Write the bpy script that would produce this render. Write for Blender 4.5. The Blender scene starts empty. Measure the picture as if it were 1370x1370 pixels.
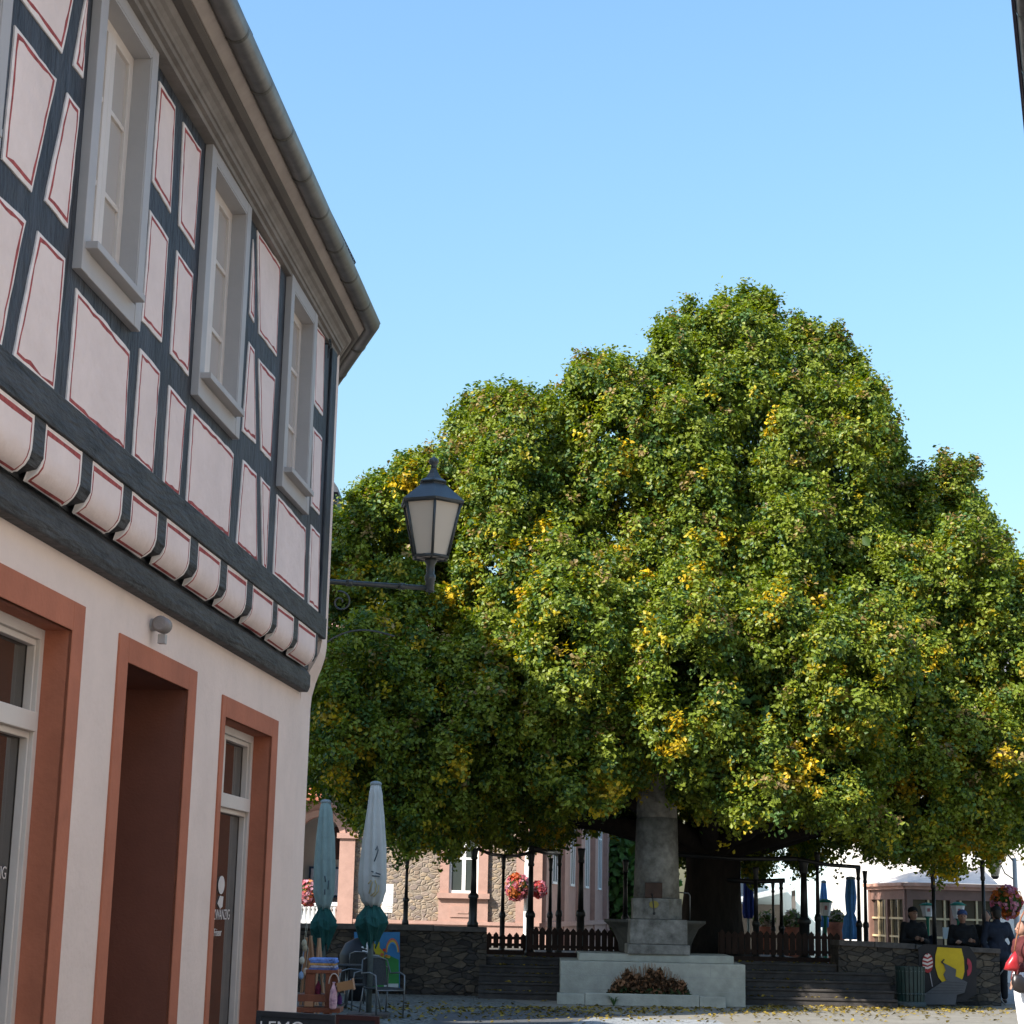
import bpy, bmesh, math, random
import numpy as np
from mathutils import Vector, Matrix

random.seed(7)
rng = np.random.default_rng(11)
S = bpy.context.scene
COL = S.collection
R = math.radians

# ------------------------------------------------------------------ camera
FPX, PITCH, ROLL, CAMZ = 2405.3, 0.21666, 0.02226, 1.7
cp, sp, cr, sr = math.cos(PITCH), math.sin(PITCH), math.cos(ROLL), math.sin(ROLL)
FW = np.array([0, cp, sp]); RT0 = np.array([1., 0, 0]); UP0 = np.array([0, -sp, cp])
RT = RT0 * cr + UP0 * sr
UP = UP0 * cr - RT0 * sr
CAM = np.array([0, 0, CAMZ])
def ray(px, py): return (px - 685) / FPX * RT + (685 - py) / FPX * UP + FW
def at(px, py, Y):
    r = ray(px, py); return CAM + r * (Y / r[1])
def gz(px, py, z=0.0):
    r = ray(px, py); return CAM + r * ((z - CAMZ) / r[2])
def onp(px, py, p0, n):
    r = ray(px, py); return CAM + r * (((p0 - CAM) @ n) / (r @ n))
def projpx(P):
    d = np.asarray(P) - CAM; f = d @ FW
    return 685 + FPX * (d @ RT) / f, 685 - FPX * (d @ UP) / f

cd = bpy.data.cameras.new('camera'); cam = bpy.data.objects.new('camera', cd); COL.objects.link(cam)
cd.sensor_width = 36; cd.lens = 36 * FPX / 1370; cd.clip_start = 0.1; cd.clip_end = 3000
M = Matrix(((RT[0], UP[0], -FW[0], 0), (RT[1], UP[1], -FW[1], 0), (RT[2], UP[2], -FW[2], CAMZ), (0, 0, 0, 1)))
cam.matrix_world = M
S.camera = cam

# ------------------------------------------------------------------ light
AZ, EL = R(50), R(40)
SUN = Vector((-math.sin(AZ) * math.cos(EL), -math.cos(AZ) * math.cos(EL), math.sin(EL)))
ld = bpy.data.lights.new('sun', 'SUN'); ld.energy = 5.0; ld.angle = R(0.5); ld.color = (1, .94, .86)
lo = bpy.data.objects.new('sun', ld); COL.objects.link(lo); lo.location = (-20, -20, 30)
lo.rotation_euler = SUN.to_track_quat('Z', 'Y').to_euler()
w = bpy.data.worlds.new('World'); S.world = w; w.use_nodes = True
nt = w.node_tree; nt.nodes.clear()
sky = nt.nodes.new('ShaderNodeTexSky'); sky.sky_type = 'NISHITA'; sky.sun_disc = False
sky.sun_elevation = EL; sky.sun_rotation = math.pi + AZ
sky.air_density = 2.2; sky.dust_density = 3.0; sky.ozone_density = 10.0; sky.altitude = 200
bg = nt.nodes.new('ShaderNodeBackground'); bg.inputs[1].default_value = 0.1425
wo = nt.nodes.new('ShaderNodeOutputWorld')
nt.links.new(sky.outputs[0], bg.inputs[0]); nt.links.new(bg.outputs[0], wo.inputs[0])
S.view_settings.view_transform = 'Standard'; S.view_settings.look = 'None'
S.view_settings.exposure = 1.0; S.view_settings.gamma = 1
S.render.engine = 'CYCLES'

# ------------------------------------------------------------------ materials
def newmat(name):
    m = bpy.data.materials.new(name); m.use_nodes = True
    return m, m.node_tree, m.node_tree.nodes['Principled BSDF']
def mat(name, c, rough=.8, var=.18, scale=5, bump=.15, bscale=70, metal=0, spec=.3, c2=None, stretch=(1, 1, 1), blotch=0.0, blotchc=(.1, .1, .1), crack=None):
    m, t, b = newmat(name)
    L = t.links.new
    tc = t.nodes.new('ShaderNodeTexCoord'); mp = t.nodes.new('ShaderNodeMapping'); mp.inputs['Scale'].default_value = stretch
    L(tc.outputs['Object'], mp.inputs[0])
    n = t.nodes.new('ShaderNodeTexNoise'); n.inputs['Scale'].default_value = scale; n.inputs['Detail'].default_value = 6; n.inputs['Roughness'].default_value = .65
    L(mp.outputs[0], n.inputs['Vector'])
    rp = t.nodes.new('ShaderNodeValToRGB'); rp.color_ramp.elements[0].position = .3; rp.color_ramp.elements[1].position = .7
    a = [x * (1 - var) for x in c]; d = [min(1, x * (1 + var)) for x in (c2 or c)]
    rp.color_ramp.elements[0].color = (*a, 1); rp.color_ramp.elements[1].color = (*d, 1)
    L(n.outputs['Fac'], rp.inputs[0])
    out = rp.outputs[0]
    if blotch:
        n3 = t.nodes.new('ShaderNodeTexNoise'); n3.inputs['Scale'].default_value = 1.3; n3.inputs['Detail'].default_value = 8; n3.inputs['Roughness'].default_value = .7
        L(tc.outputs['Object'], n3.inputs['Vector'])
        r3 = t.nodes.new('ShaderNodeValToRGB'); r3.color_ramp.elements[0].position = .48; r3.color_ramp.elements[1].position = .72
        r3.color_ramp.elements[0].color = (0, 0, 0, 1); r3.color_ramp.elements[1].color = (blotch, blotch, blotch, 1)
        L(n3.outputs['Fac'], r3.inputs[0])
        mx = t.nodes.new('ShaderNodeMix'); mx.data_type = 'RGBA'
        L(r3.outputs[0], mx.inputs['Factor']); L(out, mx.inputs['A']); mx.inputs['B'].default_value = (*blotchc, 1)
        out = mx.outputs['Result']
    if crack:
        m2 = t.nodes.new('ShaderNodeMapping'); m2.inputs['Scale'].default_value = crack; L(tc.outputs['Object'], m2.inputs[0])
        n4 = t.nodes.new('ShaderNodeTexNoise'); n4.inputs['Scale'].default_value = 26; n4.inputs['Detail'].default_value = 4; n4.inputs['Roughness'].default_value = .6; L(m2.outputs[0], n4.inputs['Vector'])
        r4 = t.nodes.new('ShaderNodeValToRGB'); r4.color_ramp.elements[0].position = .58; r4.color_ramp.elements[1].position = .66
        r4.color_ramp.elements[0].color = (0, 0, 0, 1); r4.color_ramp.elements[1].color = (.85, .85, .85, 1); L(n4.outputs['Fac'], r4.inputs[0])
        mx4 = t.nodes.new('ShaderNodeMix'); mx4.data_type = 'RGBA'; L(r4.outputs[0], mx4.inputs['Factor']); L(out, mx4.inputs['A']); mx4.inputs['B'].default_value = (.010, .011, .013, 1)
        out = mx4.outputs['Result']
    L(out, b.inputs['Base Color'])
    b.inputs['Roughness'].default_value = rough; b.inputs['Metallic'].default_value = metal
    b.inputs['Specular IOR Level'].default_value = spec
    if bump:
        n2 = t.nodes.new('ShaderNodeTexNoise'); n2.inputs['Scale'].default_value = bscale; n2.inputs['Detail'].default_value = 5
        L(mp.outputs[0], n2.inputs['Vector'])
        bp = t.nodes.new('ShaderNodeBump'); bp.inputs['Strength'].default_value = bump; bp.inputs['Distance'].default_value = .02
        L(n2.outputs['Fac'], bp.inputs['Height']); L(bp.outputs[0], b.inputs['Normal'])
    return m
def stonemat(name, cols, mortar, sc, edge=.06, bump=.6, rand=1.0):
    m, t, b = newmat(name); L = t.links.new
    tc = t.nodes.new('ShaderNodeTexCoord'); mp = t.nodes.new('ShaderNodeMapping'); mp.inputs['Scale'].default_value = sc
    wn = t.nodes.new('ShaderNodeTexNoise'); wn.inputs['Scale'].default_value = 3.5; wn.inputs['Detail'].default_value = 3
    L(tc.outputs['Object'], wn.inputs['Vector'])
    ad = t.nodes.new('ShaderNodeMix'); ad.data_type = 'VECTOR'
    ad.inputs['Factor'].default_value = .06
    L(tc.outputs['Object'], ad.inputs['A']); L(wn.outputs['Color'], ad.inputs['B'])
    L(ad.outputs['Result'], mp.inputs[0])
    v = t.nodes.new('ShaderNodeTexVoronoi'); v.feature = 'F1'; v.inputs['Randomness'].default_value = rand
    e = t.nodes.new('ShaderNodeTexVoronoi'); e.feature = 'DISTANCE_TO_EDGE'; e.inputs['Randomness'].default_value = rand
    for q in (v, e): q.inputs['Scale'].default_value = 1; L(mp.outputs[0], q.inputs['Vector'])
    sx = t.nodes.new('ShaderNodeSeparateColor'); L(v.outputs['Color'], sx.inputs[0])
    rp = t.nodes.new('ShaderNodeValToRGB'); cr_ = rp.color_ramp
    while len(cr_.elements) < len(cols): cr_.elements.new(.5)
    for i, c in enumerate(cols): cr_.elements[i].position = i / max(1, len(cols) - 1); cr_.elements[i].color = (*c, 1)
    L(sx.outputs[0], rp.inputs[0])
    n = t.nodes.new('ShaderNodeTexNoise'); n.inputs['Scale'].default_value = 14; n.inputs['Detail'].default_value = 6
    L(tc.outputs['Object'], n.inputs['Vector'])
    mul = t.nodes.new('ShaderNodeMix'); mul.data_type = 'RGBA'; mul.blend_type = 'OVERLAY'; mul.inputs['Factor'].default_value = .6
    L(rp.outputs[0], mul.inputs['A']); L(n.outputs['Color'], mul.inputs['B'])
    bw = t.nodes.new('ShaderNodeRGBToBW'); L(n.outputs['Color'], bw.inputs[0]); L(bw.outputs[0], mul.inputs['B'])
    mr = t.nodes.new('ShaderNodeMapRange'); mr.inputs['From Max'].default_value = edge; L(e.outputs['Distance'], mr.inputs['Value'])
    mx = t.nodes.new('ShaderNodeMix'); mx.data_type = 'RGBA'
    L(mr.outputs['Result'], mx.inputs['Factor']); mx.inputs['A'].default_value = (*mortar, 1); L(mul.outputs['Result'], mx.inputs['B'])
    L(mx.outputs['Result'], b.inputs['Base Color']); b.inputs['Roughness'].default_value = .9; b.inputs['Specular IOR Level'].default_value = .2
    bp = t.nodes.new('ShaderNodeBump'); bp.inputs['Strength'].default_value = bump; bp.inputs['Distance'].default_value = .03
    ad2 = t.nodes.new('ShaderNodeMath'); ad2.operation = 'MULTIPLY_ADD'; L(n.outputs['Fac'], ad2.inputs[0]); ad2.inputs[1].default_value = .6; L(mr.outputs['Result'], ad2.inputs[2])
    L(ad2.outputs[0], bp.inputs['Height']); L(bp.outputs[0], b.inputs['Normal'])
    return m
def glassmat(name, c, rough=.04, spec=.6):
    m, t, b = newmat(name); L = t.links.new
    tc = t.nodes.new('ShaderNodeTexCoord'); n = t.nodes.new('ShaderNodeTexNoise'); n.inputs['Scale'].default_value = 2.2; n.inputs['Detail'].default_value = 2
    L(tc.outputs['Object'], n.inputs['Vector'])
    bp = t.nodes.new('ShaderNodeBump'); bp.inputs['Strength'].default_value = .04; bp.inputs['Distance'].default_value = .02
    L(n.outputs['Fac'], bp.inputs['Height']); L(bp.outputs[0], b.inputs['Normal'])
    b.inputs['Base Color'].default_value = (*c, 1); b.inputs['Roughness'].default_value = rough; b.inputs['Specular IOR Level'].default_value = spec
    return m
def leafmat(name, trans=.35, rough=.45):
    m, t, b = newmat(name); L = t.links.new
    a = t.nodes.new('ShaderNodeAttribute'); a.attribute_name = 'tint'
    L(a.outputs['Color'], b.inputs['Base Color']); b.inputs['Roughness'].default_value = rough; b.inputs['Specular IOR Level'].default_value = .25
    tr = t.nodes.new('ShaderNodeBsdfTranslucent')
    hs = t.nodes.new('ShaderNodeHueSaturation'); hs.inputs['Saturation'].default_value = 1.2; hs.inputs['Value'].default_value = 1.4
    L(a.outputs['Color'], hs.inputs['Color']); L(hs.outputs[0], tr.inputs['Color'])
    mx = t.nodes.new('ShaderNodeMixShader'); mx.inputs[0].default_value = trans
    L(b.outputs[0], mx.inputs[1]); L(tr.outputs[0], mx.inputs[2])
    L(mx.outputs[0], t.nodes['Material Output'].inputs['Surface'])
    return m

PLASTER = mat('pink_plaster', (.81, .68, .60), .9, .06, 2.2, .2, 30, blotch=.25, blotchc=(.58, .49, .44))
PANEL = mat('infill_plaster', (.82, .705, .66), .9, .07, 3, .45, 16, blotch=.28, blotchc=(.64, .55, .52))
REDLINE = mat('red_line_paint', (.36, .075, .07), .85, .45, 26, .1)
EDGEWHITE = mat('panel_edge_plaster', (.82, .76, .72), .9, .1, 12, .2)
TIMBER = mat('blue_black_timber', (.043, .050, .062), .6, .55, 8, .9, 30, stretch=(1, 1, .35), blotch=.5, blotchc=(.068, .068, .066), crack=(1, 1, .07))
TIMBERH = mat('grey_black_beam', (.044, .047, .05), .6, .55, 9, .9, 30, stretch=(.3, .3, 1.5), blotch=.5, blotchc=(.072, .07, .062), crack=(.07, .07, 1))
GREYPAINT = mat('grey_window_paint', (.42, .405, .395), .5, .05, 4, .05, 60)
SASH = mat('cream_sash_paint', (.66, .60, .54), .45, .05, 4, .03)
CURTAINPANE = glassmat('curtained_glass', (.47, .44, .41), .08)
SHOPGLASS = glassmat('shop_glass', (.035, .03, .025), .02, .9)
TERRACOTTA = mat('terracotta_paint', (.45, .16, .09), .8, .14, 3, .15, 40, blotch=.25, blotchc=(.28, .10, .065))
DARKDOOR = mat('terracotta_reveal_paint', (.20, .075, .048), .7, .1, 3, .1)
CORNICE = mat('cornice_paint', (.205, .182, .158), .6, .12, 6, .06, c2=(.245, .22, .195))
FASCIA = mat('fascia_paint', (.36, .31, .27), .6, .14, 5, .06)
ZINC = mat('weathered_zinc', (.20, .195, .18), .45, .25, 6, .05, 40, metal=.55, spec=.5, blotch=.4, blotchc=(.14, .13, .11))
SLATE = mat('slate_roof', (.055, .06, .07), .6, .3, 6, .4, 30)
IRON = mat('dark_iron', (.018, .018, .018), .45, .3, 10, .1, spec=.5)
LAMPIRON = mat('lantern_metal', (.042, .052, .053), .38, .25, 8, .06, spec=.5)
LAMPGLASS = glassmat('opal_glass', (.62, .55, .44), .35, .3)
BARK = mat('linden_bark', (.018, .014, .011), .95, .4, 9, .8, 16, stretch=(1, 1, .3))
LEAF = leafmat('linden_leaf', .30, .42)
DRYLEAF = leafmat('dry_heather', .15, .9)
PETAL = leafmat('blossom', .3, .6)
COLUMNSTONE = mat('column_stone', (.14, .13, .108), .9, .4, 4, .5, 30, c2=(.23, .217, .19), blotch=.55, blotchc=(.07, .065, .058))
PLINTHSTONE = mat('plinth_stone', (.36, .355, .295), .85, .16, 3, .3, 40, blotch=.6, blotchc=(.20, .205, .165))
WALLSTONE = stonemat('terrace_masonry', [(.035, .03, .028), (.085, .068, .05), (.05, .044, .04), (.13, .10, .07), (.06, .05, .042)], (.032, .03, .027), (4.2, 4.2, 10), .05, .9)
COPING = mat('coping_slab', (.10, .085, .075), .9, .35, 6, .5)
STEPSTONE = mat('step_stone', (.055, .048, .043), .9, .35, 5, .5)
RUBBLE = stonemat('rubble_facade', [(.20, .15, .115), (.30, .23, .16), (.17, .14, .13), (.27, .21, .165), (.34, .25, .15)], (.26, .215, .165), (6.5, 6.5, 10.5), .16, .7)
SANDSTONE = mat('pink_sandstone', (.40, .245, .195), .85, .12, 4, .25, 40, blotch=.3, blotchc=(.33, .18, .14))
WHITEWALL = mat('white_render', (.78, .74, .68), .9, .05, 2, .1)
PALEBLUE = mat('pale_blue_render', (.50, .62, .66), .9, .05, 2, .1)
WHITEPAINT = mat('white_paint', (.78, .77, .74), .5, .04, 5, .02)
DARKPANE = glassmat('dark_pane', (.03, .035, .035), .05)
BROWNWOOD = mat('brown_cafe_wood', (.23, .13, .10), .6, .15, 5, .1)
MULLION = mat('beige_mullion_paint', (.62, .47, .27), .6, .1, 5, .05)
TILE = mat('red_clay_tile', (.34, .12, .075), .8, .3, 9, .5, 20)
FENCEWOOD = mat('fence_wood', (.035, .017, .011), .8, .35, 10, .3, stretch=(1, 1, .2))
GREENFABRIC = mat('green_canvas', (.012, .07, .06), .85, .25, 8, .2)
CREAMFABRIC = mat('cream_canvas', (.50, .49, .45), .85, .08, 5, .15)
SAGEFABRIC = mat('sage_canvas', (.26, .33, .30), .85, .12, 6, .15)
BLUEFABRIC = mat('deep_blue_canvas', (.015, .035, .20), .8, .2, 6, .1)
SKYFABRIC = mat('light_blue_canvas', (.10, .28, .62), .8, .2, 6, .1)
ALU = mat('dull_aluminium', (.17, .175, .175), .35, .1, 8, .03, metal=.7, spec=.5)
WICKER = mat('grey_wicker', (.035, .037, .037), .7, .3, 40, .4)
BINGREEN = mat('bin_green_paint', (.008, .026, .023), .45, .25, 9, .1, spec=.5)
REDWOOD = mat('red_brown_wood', (.19, .065, .035), .55, .25, 9, .15, stretch=(1, 1, .25))
PALEWOOD = mat('pale_wood', (.36, .20, .11), .6, .2, 9, .15, stretch=(1, 1, .25))
CARTON = mat('tan_carton', (.34, .19, .09), .8, .12, 6, .1)
BLACKPAINT = mat('black_board_paint', (.012, .013, .016), .5, .2, 6, .05)
CHALK = mat('chalk_white', (.75, .75, .72), .9, .08, 20, 0)
LETTER = mat('white_vinyl', (.62, .58, .55), .5, .03, 5, 0)
SKIN = mat('skin', (.34, .19, .135), .55, .08, 9, .05)
NAVY = mat('navy_cloth', (.015, .02, .035), .85, .2, 12, .2)
BLACKCLOTH = mat('black_cloth', (.012, .012, .014), .85, .2, 12, .2)
MAROON = mat('maroon_cloth', (.09, .02, .02), .85, .2, 12, .2)
WHITECLOTH = mat('white_cotton', (.80, .80, .82), .85, .04, 12, .15)
BLUEJEAN = mat('blue_denim', (.06, .10, .22), .85, .2, 14, .2)
HAIR = mat('dark_hair', (.02, .015, .012), .6, .3, 40, .3)
GREYHAIR = mat('grey_hair', (.25, .25, .26), .6, .2, 40, .3)
CAPBLUE = mat('cap_cloth', (.05, .08, .20), .8, .15, 12, .1)
REDLEATHER = mat('red_leather', (.38, .02, .025), .35, .2, 10, .1, spec=.5)
BLACKLEATHER = mat('black_leather', (.018, .014, .014), .35, .2, 10, .1, spec=.5)
BRONZE = mat('bronze_plate', (.055, .03, .02), .5, .25, 8, .1, metal=.3)
YELLOWPL = mat('yellow_plate', (.30, .24, .05), .6, .15, 8, .05)
def plain(name, c, rough=.7): return mat(name, c, rough, .1, 6, .03)
ASPHALT = mat('lane_asphalt', (.085, .085, .085), .9, .25, 3, .5, 90)
COBBLE = stonemat('cobbles', [(.13, .135, .12), (.19, .195, .175), (.15, .15, .14), (.22, .215, .19)], (.085, .085, .07), (8, 8, 8), .10, .9)
BAND = stonemat('pale_setts', [(.24, .255, .255), (.28, .285, .28), (.21, .22, .225)], (.17, .175, .175), (6, 6, 6), .06, .5)
DUST = mat('dusty_paving', (.20, .185, .155), .95, .18, 1.6, .4, 60, blotch=.35, blotchc=(.14, .13, .11))

# ------------------------------------------------------------------ mesh builder
class MB:
    def __init__(s): s.v = []; s.f = []; s.m = []; s.sm = []
    def add(s, vs, fs, mi=0, smooth=False):
        o = len(s.v); s.v += [tuple(map(float, p)) for p in vs]
        for f in fs: s.f.append(tuple(i + o for i in f)); s.m.append(mi); s.sm.append(smooth)
        return s
    def prism(s, pts, ext, mi=0):
        pts = [np.asarray(p, float) for p in pts]; ext = np.asarray(ext, float); n = len(pts)
        vs = pts + [p + ext for p in pts]
        fs = [tuple(range(n))[::-1], tuple(range(n, 2 * n))] + [(i, (i + 1) % n, n + (i + 1) % n, n + i) for i in range(n)]
        return s.add(vs, fs, mi)
    def box(s, x0, x1, y0, y1, z0, z1, mi=0, T=None):
        P = [(x0, y0, z0), (x1, y0, z0), (x1, y1, z0), (x0, y1, z0), (x0, y0, z1), (x1, y0, z1), (x1, y1, z1), (x0, y1, z1)]
        if T is not None: P = [T(*p) for p in P]
        return s.add(P, [(3, 2, 1, 0), (4, 5, 6, 7), (0, 1, 5, 4), (1, 2, 6, 5), (2, 3, 7, 6), (3, 0, 4, 7)], mi)
    def tube(s, path, r, seg=8, mi=0, smooth=True, cap=True):
        P = [np.asarray(p, float) for p in path]; n = len(P)
        rs = list(r) if hasattr(r, '__len__') else [r] * n
        vs = []; ref = None
        for i in range(n):
            t = P[min(i + 1, n - 1)] - P[max(i - 1, 0)]; t = t / (np.linalg.norm(t) + 1e-12)
            if ref is None:
                ref = np.array([0, 0, 1.]) if abs(t[2]) < .9 else np.array([1., 0, 0])
            a = np.cross(t, ref); a /= np.linalg.norm(a) + 1e-12; b = np.cross(t, a); ref = np.cross(a, t) * 1.0
            for k in range(seg):
                th = 2 * math.pi * k / seg
                vs.append(P[i] + rs[i] * (math.cos(th) * a + math.sin(th) * b))
        fs = []
        for i in range(n - 1):
            for k in range(seg):
                k2 = (k + 1) % seg
                fs.append((i * seg + k, (i + 1) * seg + k, (i + 1) * seg + k2, i * seg + k2))
        s.add(vs, fs, mi, smooth)
        if cap:
            o = len(s.v) - n * seg
            s.f.append(tuple(o + k for k in range(seg))); s.m.append(mi); s.sm.append(False)
            s.f.append(tuple(o + (n - 1) * seg + k for k in range(seg))[::-1]); s.m.append(mi); s.sm.append(False)
        return s
    def lathe(s, c, prof, seg=20, mi=0, smooth=True, rot=0, flute=0, nfl=0):
        vs = []; n = len(prof)
        for r, z in prof:
            for k in range(seg):
                th = rot + 2 * math.pi * k / seg
                rr = r * (1 + (flute * math.cos(nfl * th) if nfl else 0))
                vs.append((c[0] + rr * math.cos(th), c[1] + rr * math.sin(th), c[2] + z))
        fs = []
        for i in range(n - 1):
            for k in range(seg):
                k2 = (k + 1) % seg
                fs.append((i * seg + k, i * seg + k2, (i + 1) * seg + k2, (i + 1) * seg + k))
        s.add(vs, fs, mi, smooth)
        o = len(s.v) - n * seg
        for f in (tuple(o + k for k in range(seg))[::-1], tuple(o + (n - 1) * seg + k for k in range(seg))):
            s.f.append(f); s.m.append(mi); s.sm.append(False)
        return s
    def ball(s, c, r, mi=0, seg=12, rings=8):
        r = (r, r, r) if not hasattr(r, '__len__') else r
        vs = [(c[0], c[1], c[2] - r[2])]
        for i in range(1, rings):
            ph = -math.pi / 2 + math.pi * i / rings
            for k in range(seg):
                th = 2 * math.pi * k / seg
                vs.append((c[0] + r[0] * math.cos(ph) * math.cos(th), c[1] + r[1] * math.cos(ph) * math.sin(th), c[2] + r[2] * math.sin(ph)))
        vs.append((c[0], c[1], c[2] + r[2])); fs = []
        for k in range(seg): fs.append((0, 1 + (k + 1) % seg, 1 + k))
        for i in range(rings - 2):
            for k in range(seg):
                a = 1 + i * seg; b = a + seg; k2 = (k + 1) % seg
                fs.append((a + k, a + k2, b + k2, b + k))
        a = 1 + (rings - 2) * seg
        for k in range(seg): fs.append((a + k, a + (k + 1) % seg, len(vs) - 1))
        return s.add(vs, fs, mi, True)
    def sweep(s, path, prof, outs, mi=0, smooth=False, closed=True):
        """profile (w,z) swept along plan path; outs = per-point outward plan vector (mitred)"""
        n = len(prof); vs = []
        for p, o in zip(path, outs):
            for (w_, z_) in prof: vs.append((p[0] + o[0] * w_, p[1] + o[1] * w_, z_))
        fs = []
        for i in range(len(path) - 1):
            for k in range(n if closed else n - 1):
                k2 = (k + 1) % n
                fs.append((i * n + k, i * n + k2, (i + 1) * n + k2, (i + 1) * n + k))
        if closed:
            fs.append(tuple(range(n))); fs.append(tuple((len(path) - 1) * n + k for k in range(n))[::-1])
        return s.add(vs, fs, mi, smooth)
    def build(s, name, mats, parent=None, loc=None, bevel=0, recalc=True):
        if parent is not None:
            org = np.array(parent.get('_o', (0, 0, 0)))
        else: org = np.array(loc if loc is not None else (0, 0, 0), float)
        me = bpy.data.meshes.new(name)
        me.from_pydata([tuple(np.array(p) - org) for p in s.v], [], s.f)
        mats = mats if isinstance(mats, (list, tuple)) else [mats]
        for m in mats: me.materials.append(m)
        me.polygons.foreach_set('material_index', s.m); me.polygons.foreach_set('use_smooth', s.sm)
        if recalc:
            bm = bmesh.new(); bm.from_mesh(me); bmesh.ops.recalc_face_normals(bm, faces=bm.faces); bm.to_mesh(me); bm.free()
        me.update()
        o = bpy.data.objects.new(name, me); COL.objects.link(o)
        if parent is not None: o.parent = parent; o['_o'] = tuple(org)
        else: o.location = org; o['_o'] = tuple(org)
        if bevel:
            b = o.modifiers.new('bevel', 'BEVEL'); b.width = bevel; b.segments = 2; b.limit_method = 'ANGLE'; b.angle_limit = R(40)
        return o
def tag(o, label=None, cat=None, group=None, kind=None):
    if label: o['label'] = label
    if cat: o['category'] = cat
    if group: o['group'] = group
    if kind: o['kind'] = kind
    return o
def thing(name, label, cat, loc, group=None):
    o = bpy.data.objects.new(name, None); COL.objects.link(o); o.location = tuple(map(float, loc)); o['_o'] = tuple(map(float, loc))
    o.empty_display_size = .2
    return tag(o, label, cat, group)
def copy_thing(o, loc, rz=0, label=None, parent=None):
    c = o.copy(); COL.objects.link(c)
    if parent is None: c.location = loc; c.rotation_euler = (0, 0, rz); c['label'] = label or o['label']
    else: c.parent = parent
    for ch in [x for x in S.objects if x.parent == o]: copy_thing(ch, None, 0, None, c)
    return c
def leafcloud(name, P, Nrm, size, cols, material, parent=None, loc=(0, 0, 0), aspect=1.15, fold=.25):
    """one leaf (folded kite of two triangles) per point"""
    n = len(P); Nrm = Nrm / (np.linalg.norm(Nrm, axis=1, keepdims=True) + 1e-9)
    rv = rng.normal(size=(n, 3)); t = np.cross(Nrm, rv); t /= np.linalg.norm(t, axis=1, keepdims=True) + 1e-9
    b = np.cross(Nrm, t)
    sz = size * rng.uniform(.7, 1.3, (n, 1))
    V = np.empty((n, 6, 3)); org = np.asarray(loc)
    P = P - org
    V[:, 0] = P - t * sz * .55 * aspect
    V[:, 1] = P + b * sz * .45 - t * sz * .15 + Nrm * sz * fold * rng.uniform(-.2, 1, (n, 1))
    V[:, 2] = P + b * sz * .28 + t * sz * .28
    V[:, 3] = P + t * sz * .62 * aspect - Nrm * sz * .15
    V[:, 4] = P - b * sz * .28 + t * sz * .28
    V[:, 5] = P - b * sz * .45 - t * sz * .15 + Nrm * sz * fold * rng.uniform(-.2, 1, (n, 1))
    me = bpy.data.meshes.new(name)
    me.vertices.add(n * 6); me.vertices.foreach_set('co', V.astype(np.float32).ravel())
    base = (np.arange(n) * 6)[:, None]
    idx = np.concatenate([base + np.array([0, 1, 2, 3]), base + np.array([0, 3, 4, 5])], axis=1).ravel()
    me.loops.add(n * 8); me.loops.foreach_set('vertex_index', idx.astype(np.int32))
    me.polygons.add(n * 2); me.polygons.foreach_set('loop_start', (np.arange(n * 2) * 4).astype(np.int32))
    me.polygons.foreach_set('loop_total', np.full(n * 2, 4, np.int32))
    me.update(calc_edges=True)
    at_ = me.attributes.new('tint', 'FLOAT_COLOR', 'POINT')
    C4 = np.ones((n, 6, 4), np.float32); C4[:, :, :3] = cols[:, None, :]
    at_.data.foreach_set('color', C4.ravel())
    me.materials.append(material)
    o = bpy.data.objects.new(name, me); COL.objects.link(o)
    if parent is not None: o.parent = parent; o['_o'] = tuple(parent['_o'])
    else: o.location = org; o['_o'] = tuple(map(float, org))
    return o
def text_mesh(name, body, size, material, parent, origin, xdir, zdir, depth=.002, align='LEFT'):
    cu = bpy.data.curves.new(name, 'FONT'); cu.body = body; cu.size = size; cu.extrude = depth; cu.align_x = align
    tmp = bpy.data.objects.new('tmp', cu); COL.objects.link(tmp)
    dg = bpy.context.evaluated_depsgraph_get(); me = bpy.data.meshes.new_from_object(tmp.evaluated_get(dg))
    bpy.data.objects.remove(tmp); bpy.data.curves.remove(cu)
    x = np.asarray(xdir, float); z = np.asarray(zdir, float); y = np.cross(x, z)
    org = np.asarray(parent['_o'])
    for v in me.vertices:
        p = np.asarray(origin) + x * v.co.x + z * v.co.y + y * v.co.z - org
        v.co = p
    me.materials.clear(); me.materials.append(material); me.update()
    o = bpy.data.objects.new(name, me); COL.objects.link(o); o.parent = parent; o['_o'] = tuple(org)
    return o
def structure(name, mb, m, kind='structure'):
    o = mb.build(name, m); o['kind'] = kind; return o

# ------------------------------------------------------------------ ground
b = MB(); b.add([(-600, -300, 0), (600, -300, 0), (600, 1200, 0), (-600, 1200, 0)], [(0, 1, 2, 3)]); structure('ground', b, DUST)
def sheet(name, pts, z, m):
    b = MB(); b.add([(p[0], p[1], z) for p in pts], [tuple(range(len(pts)))]); return structure(name, b, m)
sheet('lane', [(-1.9, -12), (2.6, -12), (4.2, 18), (2.6, 29.2), (2.0, 31.0), (.6, 33.0), (-1.0, 30.0), (-1.35, 14)], .004, ASPHALT)
sheet('cobbled_pavement', [(-9, 15), (-1.5, 15), (-1.0, 30.0), (.6, 33.0), (-.1, 36.2), (-9, 38)], .008, COBBLE)
sheet('paved_band', [gz(795, 1362)[:2], gz(960, 1366)[:2], gz(985, 1380)[:2], gz(730, 1380)[:2]], .012, BAND)
sheet('square_paving', [(-40, 38.0), (60, 38.0), (60, 90), (-40, 90)], .004, BAND)

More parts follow.
